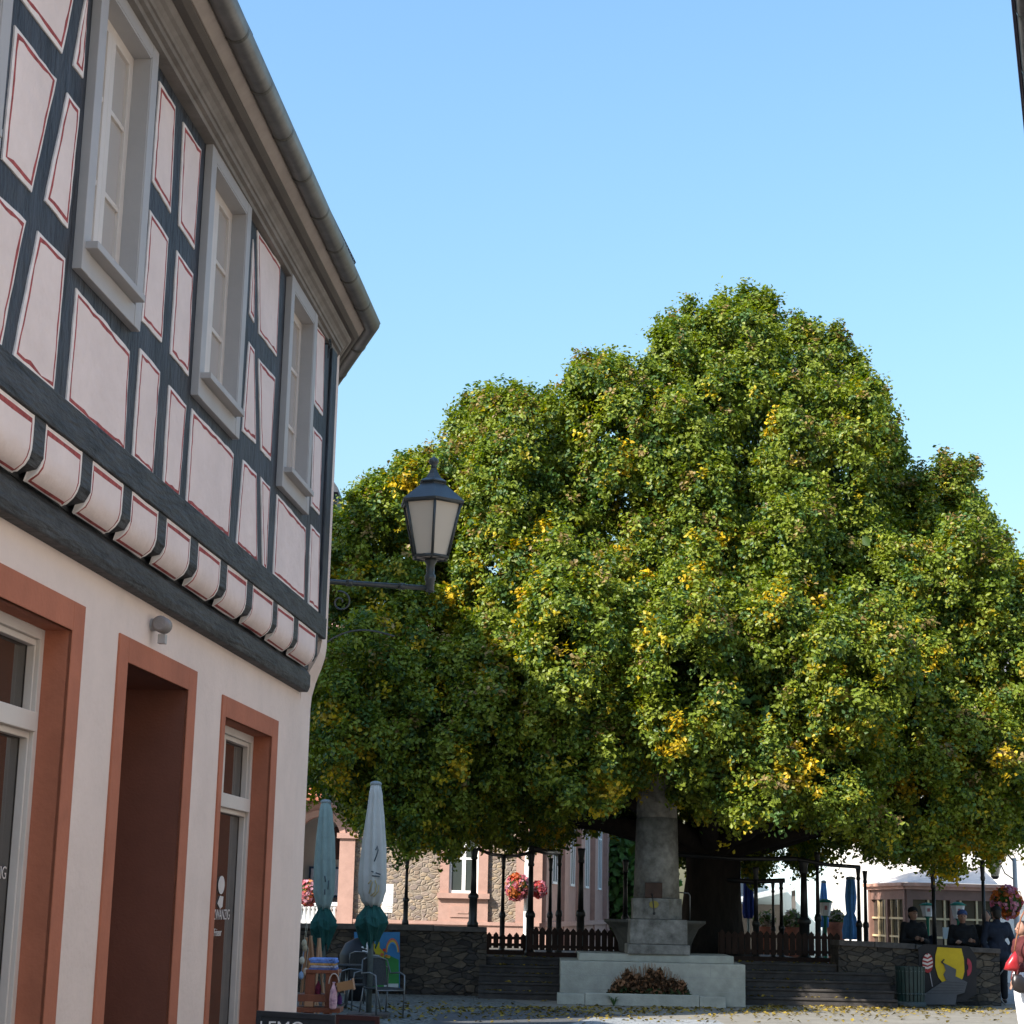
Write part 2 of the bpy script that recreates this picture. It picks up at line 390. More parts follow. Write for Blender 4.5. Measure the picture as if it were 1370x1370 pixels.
# ================================================================== HALF-TIMBERED HOUSE
FY = R(5.3)
D = np.array([math.sin(FY), math.cos(FY), 0]); N = np.array([math.cos(FY), -math.sin(FY), 0])
P0 = at(440, 560, 13.4); P0 = np.array([P0[0], P0[1], 0.0])
def W(u, z, w_=0.0): return P0 + D * u + N * w_ + np.array([0, 0, z])
def T3(u, w_, z): return W(u, z, w_)
def UZ(px, py, w_=0.0):
    p = onp(px, py, P0 + N * w_, N); return (p - P0) @ D, p[2]
LOW = -.15
NEAR = -22.0
ED = np.array([-math.sin(R(15.8)), math.cos(R(15.8)), 0]); EN = np.array([ED[1], -ED[0], 0])
house = thing('half_timbered_house', 'pink half-timbered corner house with blue-black beams, three grey windows and terracotta doorways', 'house', W(-6, 0, LOW - 2))

# ground floor wall with openings: build as grid of quads in (u,z)
def wall_with_holes(mb, u0, u1, z0, z1, holes, w_, mi=0):
    us = sorted({u0, u1, *[h[0] for h in holes], *[h[1] for h in holes]}); zs = sorted({z0, z1, *[h[2] for h in holes], *[h[3] for h in holes]})
    us = [u for u in us if u0 <= u <= u1]; zs = [z for z in zs if z0 <= z <= z1]
    for i in range(len(us) - 1):
        for j in range(len(zs) - 1):
            cu, cz = (us[i] + us[i + 1]) / 2, (zs[j] + zs[j + 1]) / 2
            if any(h[0] < cu < h[1] and h[2] < cz < h[3] for h in holes): continue
            mb.add([W(us[i], zs[j], w_), W(us[i + 1], zs[j], w_), W(us[i + 1], zs[j + 1], w_), W(us[i], zs[j + 1], w_)], [(0, 1, 2, 3)], mi)
# openings (outer edge of painted surround / inner clear opening)
def rect_uz(pts, w_): 
    q = [UZ(*p, w_) for p in pts]; return q
dl, dr = UZ(159, 844, LOW)[0], UZ(262, 903, LOW)[0]; dt = 3.02
sl, srr = UZ(297, 925.6, LOW)[0], UZ(371, 966, LOW)[0]; st = 2.96
ll, lr = UZ(112, 815.6, LOW)[0] - 2.6, UZ(112, 815.6, LOW)[0]; lt = 3.06
di = UZ(166.6, 881, LOW); dj = UZ(251.7, 925.6, LOW)
door_h = (di[0] + .03, dj[0] - .03, 0.0, 2.89)
si = UZ(301, 956, LOW); sj = UZ(363.5, 987, LOW)
small_h = (si[0] - .02, sj[0] - .03, .55, 2.83)
li = UZ(97, 846, LOW)
left_h = (ll + .22, li[0] - .03, .45, 2.92)
holes = [door_h, small_h, left_h]
b = MB()
wall_with_holes(b, NEAR, .13, 0, 3.30, holes, LOW)
# corner strip, flare under the jetty, second wall
lowc = W(.13, 0, LOW); sd = np.array([math.sin(R(1.5)), math.cos(R(1.5)), 0])
lowf = lowc + sd * .6; lowe = lowf + ED * 9
upc = W(.12, 0, 0); upf = upc + sd * .30; upe = upf + ED * 9.2
def ring(z, k): return [np.array([*(a * (1 - k) + c * k)[:2], z]) for a, c in ((lowc, upc), (lowf, upf), (lowe, upe))]
zz = [(0, 0), (3.18, 0), (3.28, .06), (3.38, .3), (3.48, .68), (3.56, .92), (3.64, 1.0), (6.05, 1.0)]
rings = [ring(*q) for q in zz]
for i in range(len(rings) - 1):
    for k in range(2):
        b.add([rings[i][k], rings[i][k + 1], rings[i + 1][k + 1], rings[i + 1][k]], [(0, 1, 2, 3)])
# return closing the corner between facade plane and flare
b.add([W(.13, 3.18, LOW), W(.13, 3.30, LOW), W(.13, 3.30, LOW - .2), W(.13, 3.18, LOW - .2)], [(0, 1, 2, 3)])
# side of wall at jetty end
b.add([ring(3.18, 0)[0], ring(3.28, .06)[0], ring(3.38, .3)[0], ring(3.48, .68)[0], ring(3.56, .92)[0], ring(3.64, 1)[0], W(.12, 3.64, -.3), W(.12, 3.18, -.3)], [tuple(range(8))])
# back walls so the house is closed
bk = [W(NEAR, 0, LOW), W(NEAR, 0, -9), lowe + np.array([-8.0, 2, 0]), lowe]
for i in range(3):
    p, q = bk[i], bk[i + 1]
    b.add([p, q, q + [0, 0, 6.05], p + [0, 0, 6.05]], [(0, 1, 2, 3)])
b.build('wall', PLASTER, house, recalc=False)

# upper storey: timber wall slab with plaster infill panels
WINS = [(-5.88, -4.98), (-3.875, -2.91), (-1.69, -.79), (-7.79, -6.89)] + [(-9.95 - 2.1 * k, -8.87 - 2.1 * k) for k in range(5)]
b = MB(); wall_with_holes(b, NEAR, .12, 3.65, 6.0, [(a + .10, c - .10, 4.53, 5.83) for a, c in WINS], 0.0); b.build('timber_wall', TIMBER, house, recalc=False)
def jitter_loop(pts, step=.07, amp=.004):
    out = []
    n = len(pts)
    for i in range(n):
        a = np.array(pts[i]); c = np.array(pts[(i + 1) % n]); L = np.linalg.norm(c - a); k = max(1, int(L / step))
        ph = random.random() * 6
        for j in range(k):
            t = j / k; p = a * (1 - t) + c * t
            nrm = np.array([-(c - a)[1], (c - a)[0]]) / (L + 1e-9)
            am = amp * (random.gauss(0, .6) + .8 * math.sin(ph + t * L * 5))
            if 0 < j: p = p + nrm * am
            out.append(p)
    return out
def inset(pts, dd):
    n = len(pts); out = []
    A = sum(pts[i][0] * pts[(i + 1) % n][1] - pts[(i + 1) % n][0] * pts[i][1] for i in range(n)); sg = 1 if A > 0 else -1
    for i in range(n):
        p0, p1, p2 = np.array(pts[i - 1]), np.array(pts[i]), np.array(pts[(i + 1) % n])
        e1 = (p1 - p0) / np.linalg.norm(p1 - p0); e2 = (p2 - p1) / np.linalg.norm(p2 - p1)
        n1 = sg * np.array([-e1[1], e1[0]]); n2 = sg * np.array([-e2[1], e2[0]])
        m = n1 + n2; m /= max(.25, (m @ m) / 2) 
        out.append(p1 + m * dd)
    return out
def panel(pts, name='infill_panel', w0=.0, parent=house, curve=None):
    """pts in (u,z); plaster plate with pale rim and a red line"""
    pts = [np.array(p, float) for p in pts]
    outer = jitter_loop(pts)
    cen = sum(outer) / len(outer)
    b = MB(); n = len(outer)
    h = .010
    f = lambda p, hh: W(p[0], p[1], w0 + hh)
    # rim wall + pillow: outer ring low, ring 2 raised
    def at_inset(dd): return [o for o in outer_in(dd)]
    def outer_in(dd):
        ins = inset(pts, dd); res = []
        # map each outer sample to inset quad by edge interpolation
        m = len(pts)
        for i in range(m):
            a = np.array(pts[i]); c = np.array(pts[(i + 1) % m]); L = np.linalg.norm(c - a); k = max(1, int(L / .07))
            for j in range(k):
                t = j / k; res.append(np.array(ins[i]) * (1 - t) + np.array(ins[(i + 1) % m]) * t + rr[len(res)])
        return res
    rr3 = [np.array([random.gauss(0, .003), random.gauss(0, .003)]) for _ in range(n)]
    rr = [np.array([random.gauss(0, .0026), random.gauss(0, .0026)]) for _ in range(n)]
    wid = random.uniform(.015, .019)
    r1 = outer_in(.020); r2 = [q + e for q, e in zip(outer_in(.020 + wid), rr3)]
    rings_ = [([f(p, -.002) for p in outer]), ([f(p, h * .7) for p in outer]), [f(p, h) for p in r1], [f(p, h) for p in r2]]
    base = []
    for q in rings_: base += q
    fs = []; 
    b.v = [tuple(p) for p in base]
    for ri, mi in ((0, 1), (1, 1), (2, 2)):
        for i in range(n):
            k = (i + 1) % n
            b.f.append((ri * n + i, ri * n + k, (ri + 1) * n + k, (ri + 1) * n + i)); b.m.append(mi); b.sm.append(False)
    b.f.append(tuple(3 * n + i for i in range(n))); b.m.append(0); b.sm.append(False)
    return b.build(name, [PANEL, EDGEWHITE, REDLINE], parent)
PX = [
 [(22, -150), (112, -75), (81.2, 72), (20, -10)], [(117, -22), (109.5, 105), (96.3, 87.6)],
 [(18.2, 33.8), (73.9, 105.8), (40.5, 257.5), (1, 213)], [(88.5, 123.7), (105, 146), (88.9, 305.8), (58.4, 268.4)],
 [(-60, 205), (32.8, 295.8), (-6, 487), (-75, 435)], [(48.9, 308.6), (85.4, 346), (69.7, 525.9), (15.5, 477.5)],
 [(100.4, 385.2), (171.9, 470.3), (164.8, 607), (86.7, 540.5)], [(186, 465.7), (212.6, 497.6), (202.6, 639), (175.5, 612.6)],
 [(224.8, 515), (247.8, 542.9), (237.8, 667.9), (216.4, 650.5)], [(211.9, 108.3), (233.3, 143), (227, 285.3), (202.3, 242.4)],
 [(243.9, 163), (268, 200.4), (258.8, 333.8), (238, 301.7)], [(199.2, 280.7), (223.8, 319), (214.7, 458.4), (188, 429)],
 [(235.3, 334.7), (257, 366.6), (250.8, 503.5), (226.5, 473.4)], [(255.7, 546.5), (311.3, 607.7), (304.4, 723.5), (247.4, 675.2)],
 [(337.8, 320), (339.8, 380), (338.8, 432), (332.6, 420)], [(343.3, 308.2), (373.8, 354.7), (368.9, 477), (345, 446)],
 [(331.8, 457), (339.3, 467.9), (341, 594), (323, 576.6)], [(345, 479.7), (367, 505.3), (361, 616.8), (347.8, 602.2)],
 [(324, 615), (342, 634), (342.7, 755.7), (314.6, 730.8)], [(347.8, 637.8), (360.2, 651.5), (355, 764.9), (350.5, 760)],
 [(369.7, 661.5), (408, 706.2), (405.7, 805), (364.2, 770.3)], [(415, 701.6), (426.8, 714.7), (424.5, 819.6), (411.3, 807.7)],
 [(421.5, 434), (433.6, 449.3), (430.8, 556.6), (419.0, 540)], [(418.0, 570.8), (430, 586), (426.4, 689), (415.2, 677)]]
for q in PX: panel([UZ(*p) for p in q])
# same bay pattern continuing along the wall nearer than the picture shows
u = -7.95
while u > NEAR + 1.5:
    for z0_, z1_ in ((3.85, 4.36), (4.5, 5.12), (5.28, 5.86)):
        panel([(u - .85, z0_), (u - .1, z0_), (u - .1, z1_), (u - .85, z1_)])
    u -= 2.1

# raised horizontal timbers
b = MB(); b.box(NEAR, .13, 0, .028, 3.655, 3.815, 0, T3); b.build('sill_beam', TIMBERH, house, bevel=.006)
b = MB()
pr = [(-.3, 3.25), (-.085, 3.25), (-.07, 3.29), (-.07, 3.375), (-.10, 3.42), (-.3, 3.42)]
b.add([W(uu, z, w_) for uu in (NEAR, -3.1, .10) for (w_, z) in pr], [], 0)
n = len(pr)
for i in range(2):
    for k in range(n): b.f.append((i * n + k, i * n + (k + 1) % n, (i + 1) * n + (k + 1) % n, (i + 1) * n + k)); b.m.append(0); b.sm.append(False)
b.f.append(tuple(range(n))); b.f.append(tuple(2 * n + k for k in range(n))[::-1]); b.m += [0, 0]; b.sm += [False, False]
b.build('jetty_beam', TIMBERH, house, bevel=.008)
b = MB(); b.box(-.075, .135, 0, .02, 3.815, 5.98, 0, T3); b.build('corner_post', TIMBER, house, bevel=.006)
# joist ends and rounded coving between them
FT = [(45.6, 557), (59.9, 569.7), (109.5, 607), (122.3, 621), (164.2, 653), (174.8, 665), (210.8, 690.5), (221.3, 701), (254.2, 723.8), (263.9, 732.9), (294.3, 755), (302.6, 764), (329.6, 785.8), (336.9, 791.7), (364.6, 810), (370, 817), (392.5, 832.4), (398, 837), (421.7, 855.5)]
FU = [UZ(*p, .01)[0] for p in FT]
spans = [(FU[0] - .5, FU[0])] + [(FU[i], FU[i + 1]) for i in range(1, len(FU), 2)]
s0 = spans[0][0]
for k in range(24): spans.insert(0, (s0 - .13 - .5 - k * .63, s0 - .13 - k * .63))
def coving(u0, u1):
    top, bot = 3.652, 3.405; prof = []
    for i in range(9):
        t = i / 8
        if t < .45: prof.append((.014, top - (top - 3.52) * t / .45))
        else:
            a = (t - .45) / .55 * R(80); prof.append((.014 - .095 * (1 - math.cos(a)), 3.52 - .115 * math.sin(a)))
    b = MB(); nu = 6
    us = [u0 + (u1 - u0) * i / nu for i in range(nu + 1)]
    # grid with red line band near the border
    lines_u = [u0, u0 + .022, u0 + .034, (u0 + u1) / 2, u1 - .034, u1 - .022, u1]
    pz = [prof[0], (prof[0][0], prof[0][1] - .018), (prof[0][0], prof[0][1] - .040)] + prof[2:7]
    def lerp(a, c, t): return (a[0] + (c[0] - a[0]) * t, a[1] + (c[1] - a[1]) * t)
    pz += [lerp(prof[7], prof[8], .2), lerp(prof[7], prof[8], .7), prof[8]]
    for i in range(len(lines_u)):
        for (w_, z) in pz: b.v.append(tuple(W(lines_u[i] + random.gauss(0, .0015), z + random.gauss(0, .0015), w_)))
    npz = len(pz)
    for i in range(len(lines_u) - 1):
        for j in range(npz - 1):
            red = (i in (1, 4) and 1 <= j < npz - 2) or (j in (1, npz - 3) and 1 <= i <= 4)
            rim = i in (0, 5) or j in (0, npz - 2)
            b.f.append((i * npz + j, (i + 1) * npz + j, (i + 1) * npz + j + 1, i * npz + j + 1)); b.m.append(2 if red else 1 if rim else 0); b.sm.append(True)
    for i in (0, len(lines_u) - 1):   # ends
        b.f.append(tuple(i * npz + j for j in range(npz))); b.m.append(1); b.sm.append(False)
    b.build('coving', [PANEL, EDGEWHITE, REDLINE], house, recalc=False)
for i, (a, c) in enumerate(spans):
    coving(a, c)
    e = spans[i + 1][0] if i + 1 < len(spans) else c + .07
    b = MB(); e2 = max(e, c + .05)
    pj = [(-.2, 3.654), (.016, 3.654), (.016, 3.50), (-.01, 3.455), (-.11, 3.43), (-.2, 3.43)]
    b.prism([W(c, z, w_) for w_, z in pj], D * (e2 - c)); b.build('joist_end', TIMBERH, house)
# timber slab behind the coving
b = MB(); b.box(NEAR, .10, -.3, -.09, 3.415, 3.66, 0, T3); b.build('joist_backing', TIMBERH, house)

# upper windows
def upper_window(ul, ur, label=None):
    z0, z1 = 4.42, 5.92
    zs = 4.565
    t = MB()
    # casing of four boards standing 4 cm proud
    t.box(ul, ul + .10, 0, .045, z0, z1, 0, T3); t.box(ur - .10, ur, 0, .045, z0, z1, 0, T3)
    t.box(ul + .10, ur - .10, 0, .043, z0, zs - .04, 0, T3); t.box(ul + .10, ur - .10, 0, .043, z1 - .09, z1, 0, T3)
    # reveals
    rd = -.07
    win = t.build('window', GREYPAINT, house, bevel=.003)
    il, ir, iz0, iz1 = ul + .10, ur - .10, zs, z1 - .09
    v = MB()
    v.box(il, il + .012, rd, .04, iz0, iz1, 0, T3); v.box(ir - .012, ir, rd, .04, iz0, iz1, 0, T3); v.box(il, ir, rd, .04, iz1 - .012, iz1, 0, T3)
    v.box(il, ir, rd, .04, iz0 - .03, iz0, 0, T3)
    v.build('reveal', [GREYPAINT, GREYPAINT], win)
    s = MB(); fw = .06
    w0, w1 = rd, rd + .022
    mid = (il + ir) / 2
    for a, c in ((il + .012, mid), (mid, ir - .012)):
        s.box(a, a + fw, w0, w1, iz0, iz1 - .012, 0, T3); s.box(c - fw, c, w0, w1, iz0, iz1 - .012, 0, T3)
        s.box(a + fw, c - fw, w0, w1, iz0, iz0 + .07, 0, T3); s.box(a + fw, c - fw, w0, w1, iz1 - .012 - fw, iz1 - .012, 0, T3)
        for k in (1, 2):
            zc = iz0 + (iz1 - iz0) * k / 3
            s.box(a + fw, c - fw, w0, w1 - .004, zc - .013, zc + .013, 0, T3)
    s.build('sash', SASH, win, bevel=.003)
    p = MB(); p.box(il + .012, ir - .012, rd - .012, rd + .004, iz0, iz1 - .012, 0, T3); p.build('pane', CURTAINPANE, win)
    q = MB(); q.box(ul + .03, ur - .13, .03, .102, zs - .04, zs - .005, 0, T3); q.build('window_sill', GREYPAINT, win, bevel=.003)
    return win
for a, c in WINS: upper_window(a, c)

# cornice, fascia, gutter, roof -- swept round the corner
ec = W(.12, 0, 0)
th = R(5.3 + 15.8) / 2
mit = (N + EN); mit = mit / np.linalg.norm(mit) / math.cos(th)
pnear = W(NEAR, 0, 0); pend = ec + ED * 9.0
path = [pnear, ec, pend]
def outs(skew=0.0): return [N, mit, EN]
k_near = 1.0
def eave(prof, name, m, smooth=False, skew=0.0):
    b = MB(); n_ = len(prof); vs = []
    for p, o, sk in ((pnear, N, skew * (-NEAR)), (ec, mit, 0), (pend, EN, 0)):
        for (w_, z_) in prof: b.v.append((p[0] + o[0] * (w_ + sk), p[1] + o[1] * (w_ + sk), z_))
    for i in range(2):
        for k in range(n_):
            k2 = (k + 1) % n_; b.f.append((i * n_ + k, i * n_ + k2, (i + 1) * n_ + k2, (i + 1) * n_ + k)); b.m.append(0); b.sm.append(smooth)
    b.f.append(tuple(range(n_))); b.f.append(tuple(2 * n_ + k for k in range(n_))[::-1]); b.m += [0, 0]; b.sm += [False, False]
    return b.build(name, m, house)
SK = .018
eave([(-.05, 5.90), (.018, 5.90), (.022, 5.925), (.045, 5.93), (.048, 5.955), (.060, 5.958), (.066, 5.975), (.085, 5.995), (.105, 6.005), (.120, 6.022), (.122, 6.04), (-.05, 6.04)], 'cornice', CORNICE, skew=SK * .6)
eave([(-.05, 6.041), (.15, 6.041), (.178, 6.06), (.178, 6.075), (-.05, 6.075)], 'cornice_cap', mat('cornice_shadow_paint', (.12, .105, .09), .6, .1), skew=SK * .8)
eave([(-.05, 6.076), (.165, 6.076), (.215, 6.125), (.235, 6.20), (-.05, 6.20)], 'eave_board', FASCIA, skew=SK)
GC, GZ, GR = .272, 6.172, .065
gp = [(GC + GR * math.cos(R(a)), GZ + GR * math.sin(R(a))) for a in range(180, 361, 15)]
gp += [(GC + GR + .006, GZ + .012), (GC + GR - .012, GZ + .012)] + [(GC + (GR - .008) * math.cos(R(a)), GZ + (GR - .008) * math.sin(R(a))) for a in range(345, 179, -15)]
gut = eave(gp, 'gutter', ZINC, True, skew=SK)
# bracket straps round the gutter
def strap(base, o, dirv, sk):
    b = MB(); pts = []
    for a in range(180, 376, 15): pts.append((GC + sk + (GR + .004) * math.cos(R(a)), GZ + (GR + .004) * math.sin(R(a))))
    ins = [(GC + sk + (GR - .001) * math.cos(R(a)), GZ + (GR - .001) * math.sin(R(a))) for a in range(375, 179, -15)]
    pr_ = pts + ins
    b.prism([base + o * w_ + np.array([0, 0, z_]) - dirv * .014 for w_, z_ in pr_], dirv * .028)
    b.build('gutter_strap', mat('strap_zinc', (.12, .115, .10), .5, .2, metal=.5), gut) if False else None
    return b
STRAPM = mat('strap_zinc', (.13, .125, .105), .5, .2, metal=.5)
for k in range(14):
    u = -.35 - k * .62
    strap(W(u, 0, 0), N, D, SK * (-u)).build('gutter_strap', STRAPM, gut)
for k in range(4):
    strap(ec + ED * (.5 + k * .8), EN, ED, 0).build('gutter_strap', STRAPM, gut)
# hipped slate roof
rw, rz = GC + .035, GZ + .03
def off(p, o, w_, z_, sk=0): return np.array([p[0] + o[0] * (w_ + sk), p[1] + o[1] * (w_ + sk), z_])
e0 = off(pnear, N, rw, rz, SK * -NEAR); e1 = off(ec, mit, rw, rz); e2 = off(pend, EN, rw, rz)
rh = 4.2
r0 = off(pnear, N, -4.3, rz + rh); r1 = off(ec, mit, -4.3, rz + rh); r2 = off(pend, EN, -4.3, rz + rh)
q0 = off(pnear, N, -9, rz); q1 = off(ec, mit, -9, rz); q2 = off(pend, EN, -9, rz)
b = MB(); b.add([e0, e1, r1, r0], [(0, 1, 2, 3)]); b.add([e1, e2, r2, r1], [(0, 1, 2, 3)]); b.add([r0, r1, q1, q0], [(0, 1, 2, 3)]); b.add([r1, r2, q2, q1], [(0, 1, 2, 3)])
b.add([e2, q2, r2], [(0, 1, 2)]); b.add([e0, r0, q0], [(0, 1, 2)])
o = b.build('roof', SLATE, house, recalc=False); so = o.modifiers.new('thick', 'SOLIDIFY'); so.thickness = .05; so.offset = 0
# slate course edge and snow guard seen on the skyline
b = MB()
for k in range(60):
    u = -.2 - k * .16
    b.box(u, u + .15, rw - .03 - SK * u, rw + .012 - SK * u + random.uniform(-.004, .004), rz + .0, rz + .022 + random.uniform(0, .01), 0, T3)
b.build('roof_edge', SLATE, house)
b = MB(); pts = [W(-2.2 + .03 * k, rz + .06 + (.022 if k % 2 else -.0), rw - .015 + .035) for k in range(44)]
b.tube(pts, .004, 4); b.tube([W(-2.2, rz + .088, rw + .02), W(-.9, rz + .088, rw + .02)], .004, 4)
b.build('snow_guard', IRON, house)
# hook and ring on the corner post
hk = W(*UZ(440, 462, .06), .06) if False else W(UZ(440, 460, .03)[0], UZ(440, 460, .03)[1], .03)
b = MB(); b.tube([hk - N * .06, hk + N * .01], .006, 6)
b.tube([hk + N * .01 + D * .035 * math.cos(R(a)) + np.array([0, 0, .035 * math.sin(R(a))]) for a in range(0, 361, 24)], .006, 6)
b.tube([hk + np.array([0, 0, -.035 - .03]) + D * .014 * math.cos(R(a)) + np.array([0, 0, .05 * math.sin(R(a))]) for a in range(0, 361, 24)], .004, 6)
b.build('wall_hook', IRON, house)

# ---- ground floor openings
def frame_poly(mb, outer, inner, w_, d_, mi=0):
    """flat painted surround: outer and inner (u0,u1,z0,z1)"""
    o0, o1, z0, z1 = outer; i0, i1, j0, j1 = inner
    mb.box(o0, i0, w_ - .01, w_ + d_, z0, z1, mi, T3); mb.box(i1, o1, w_ - .01, w_ + d_, z0, z1, mi, T3)
    mb.box(i0, i1, w_ - .01, w_ + d_, j1, z1, mi, T3)
    if j0 > z0: mb.box(i0, i1, w_ - .01, w_ + d_, z0, j0, mi, T3)
def reveal(mb, h, w0, w1, mi=0, thick=.02):
    u0, u1, z0, z1 = h
    mb.box(u0 - thick, u0, w1, w0, z0, z1, mi, T3); mb.box(u1, u1 + thick, w1, w0, z0, z1, mi, T3)
    mb.box(u0 - thick, u1 + thick, w1, w0, z1, z1 + thick, mi, T3)
    if z0 > .1: mb.box(u0 - thick, u1 + thick, w1, w0, z0 - thick, z0, mi, T3)
# doorway
b = MB(); frame_poly(b, (dl, dr, 0, dt), door_h, LOW, .012); b.build('door_surround', TERRACOTTA, house, bevel=.004)
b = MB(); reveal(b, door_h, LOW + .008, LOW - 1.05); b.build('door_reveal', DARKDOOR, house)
dd = LOW - .98
b = MB(); b.box(door_h[0], door_h[1], dd - .06, dd, 0, door_h[3], 0, T3)
for k in range(2):
    for j in range(3):
        uu = door_h[0] + .1 + k * (door_h[1] - door_h[0] - .1) / 2
        b.box(uu, uu + (door_h[1] - door_h[0]) / 2 - .15, dd, dd + .02, .25 + j * .8, .85 + j * .8, 0, T3)
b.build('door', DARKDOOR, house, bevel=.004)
lm = UZ(196 - 8, 951, LOW - .55)
b = MB(); c_ = W((door_h[0] + door_h[1]) / 2 + .12, door_h[3] - .02, LOW - .6); b.lathe(c_ + np.array([0, 0, -.085]), [(.02, 0), (.06, .02), (.075, .05), (.07, .08), (.05, .085)], 14); b.build('porch_light', mat('porch_light_glass', (.20, .12, .09), .4), house)
# door frame light strip on the near jamb
b = MB(); b.box(door_h[0] + .001, door_h[0] + .03, LOW - .16, LOW - .10, 0, door_h[3] - .12, 0, T3); b.build('door_frame', SASH, house)
# windows of the shop
def shop_window(outer, h, transom, name='shop_window', mull=None):
    f = MB(); frame_poly(f, outer, h, LOW, .012); win = f.build(name, TERRACOTTA, house, bevel=.004)
    v = MB(); reveal(v, h, LOW + .008, LOW - .25); v.build('reveal', TERRACOTTA, win)
    u0, u1, z0, z1 = h; wf = LOW - .12
    s = MB(); fw = .052
    s.box(u0, u0 + fw, wf - .05, wf, z0, z1, 0, T3); s.box(u1 - fw, u1, wf - .05, wf, z0, z1, 0, T3)
    s.box(u0 + fw, u1 - fw, wf - .05, wf, z1 - fw, z1, 0, T3); s.box(u0 + fw, u1 - fw, wf - .05, wf, z0, z0 + fw, 0, T3)
    s.box(u0 + fw, u1 - fw, wf - .05, wf + .012, transom - .045, transom + .045, 0, T3)
    # inner beads
    for za, zb in ((z0 + fw, transom - .045), (transom + .045, z1 - fw)):
        s.box(u1 - fw - .012, u1 - fw, wf - .06, wf - .02, za, zb, 0, T3); s.box(u0 + fw, u0 + fw + .012, wf - .06, wf - .02, za, zb, 0, T3)
        s.box(u0 + fw + .012, u1 - fw - .012, wf - .06, wf - .02, zb - .03, zb, 0, T3)
        if mull is not None and za > transom: s.box(mull - .02, mull + .02, wf - .05, wf - .012, za, zb - .03, 0, T3)
    s.build('frame', SASH, win, bevel=.004)
    p = MB(); p.box(u0 + fw, u1 - fw, wf - .075, wf - .062, z0 + fw, z1 - fw, 0, T3); p.build('pane', SHOPGLASS, win)
    return win, wf - .058
tz = UZ(330, 1078, LOW - .12)[1]
sw, sg = shop_window((sl, srr, .35, st), small_h, tz, mull=UZ(303, 1010, LOW - .12)[0])
tz2 = UZ(45, 966, LOW - .12)[1]
lw, lg = shop_window((ll, lr, .25, lt), left_h, tz2)
def decal_text(body, px, py, size, win, wg, align='LEFT'):
    u, z = UZ(px, py, wg); return text_mesh('lettering', body, size, LETTER, win, W(u, z, wg), D, (0, 0, 1), .001, align)
decal_text('ZWANZIG', 307, 1230, .095, sw, sg, 'RIGHT')
decal_text('Friseur', 296, 1252, .07, sw, sg, 'RIGHT')
decal_text('ZWANZIG', 8, 1176, .08, lw, lg, 'RIGHT')
# emblem above the lettering: cream rounded figure
u, z = UZ(296, 1184, sg)
b = MB()
b.prism([W(u + .085 * math.cos(a) + .0, z + .06 * math.sin(a), sg) for a in np.linspace(0, 2 * math.pi, 20, endpoint=False)], N * .002)
b.prism([W(u - .02, z - .07, sg), W(u + .07, z - .075, sg), W(u + .06, z - .14, sg), W(u + .0, z - .155, sg), W(u - .08, z - .12, sg)], N * .002)
b.build('emblem', LETTER, sw)
# stone sill below the shop windows
for (o_, h_) in (((sl, srr), small_h), ((ll, lr), left_h)):
    b = MB(); b.box(o_[0], o_[1], LOW, LOW + .06, h_[2] - .12, h_[2] - .04, 0, T3); b.build('shop_sill', SANDSTONE, house)

# ---- wall spotlight
c_ = W(*UZ(217, 836, LOW + .06), LOW + .06)
sp_ = thing('wall_spotlight', 'small grey round floodlight on the pink wall above the doorway', 'floodlight', c_)
b = MB(); b.tube([c_ - N * .075, c_ - N * .03], .035, 12); b.build('mount', GREYPAINT, sp_)
b = MB(); b.tube([c_ - D * .055, c_ - D * .045, c_ + D * .045, c_ + D * .055], [.032, .044, .044, .032], 16); b.build('housing', mat('floodlight_grey', (.25, .23, .22), .5), sp_)
b = MB(); b.tube([c_ + D * .052, c_ + D * .060], .036, 14); b.build('lens', mat('floodlight_lens', (.5, .45, .42), .2), sp_)
b = MB(); b.box(-.02, .02, -.02, .02, -.10, -.05, 0, lambda x, y, z: c_ + D * (x + .02) + N * y + np.array([0, 0, z])); b.build('sensor', GREYPAINT, sp_)

# ---- lantern on its bracket
LY = 14.35
la = at(440, 778, LY - .1); lb = at(575, 787, LY + .1)
lant = thing('wall_lantern', 'dark six-sided lantern with opal panes on an iron arm from the house corner', 'lantern', (la + lb) / 2)
b = MB(); b.tube([la - (lb - la) * .35, la, lb], .021, 10)
for t in (.2, .72): q = la + (lb - la) * t; b.tube([q - (lb - la) * .03, q + (lb - la) * .03], .028, 10)
ax = (lb - la) / np.linalg.norm(lb - la)
b.build('arm', LAMPIRON, lant)
b = MB()
cc = la + ax * .10 + np.array([0, 0, -.16]); pts = []
for k in range(40):
    a = k / 39 * 2.6 * math.pi; r_ = .015 + .075 * k / 39
    pts.append(cc + ax * r_ * math.cos(a) + np.array([0, 0, r_ * math.sin(a)]))
b.tube(pts, .007, 6)
pts = [la + ax * (-.2 + .75 * t) + np.array([0, 0, -.42 + .06 * math.sin(t * 3) - .30 * (1 - t) ** 3 + .0]) for t in np.linspace(0, 1, 16)]
b.tube(pts, .008, 6)
b.tube([la + ax * (-.18 + .2 * t) + np.array([0, 0, -.03 - .35 * t ** .5]) for t in np.linspace(0, 1, 10)], .008, 6)
b.build('scroll', LAMPIRON, lant)
px_m = FPX / (LY / cp)  # approx
lc = at(575, 748, LY + .1); zt = lambda py: at(575, py, LY + .1)[2]
lx, ly = lb[0], lb[1]
def L_(py): return zt(py)
base = (lx, ly, 0)
rot0 = math.pi / 6 * 0 + R(-90 + 7)
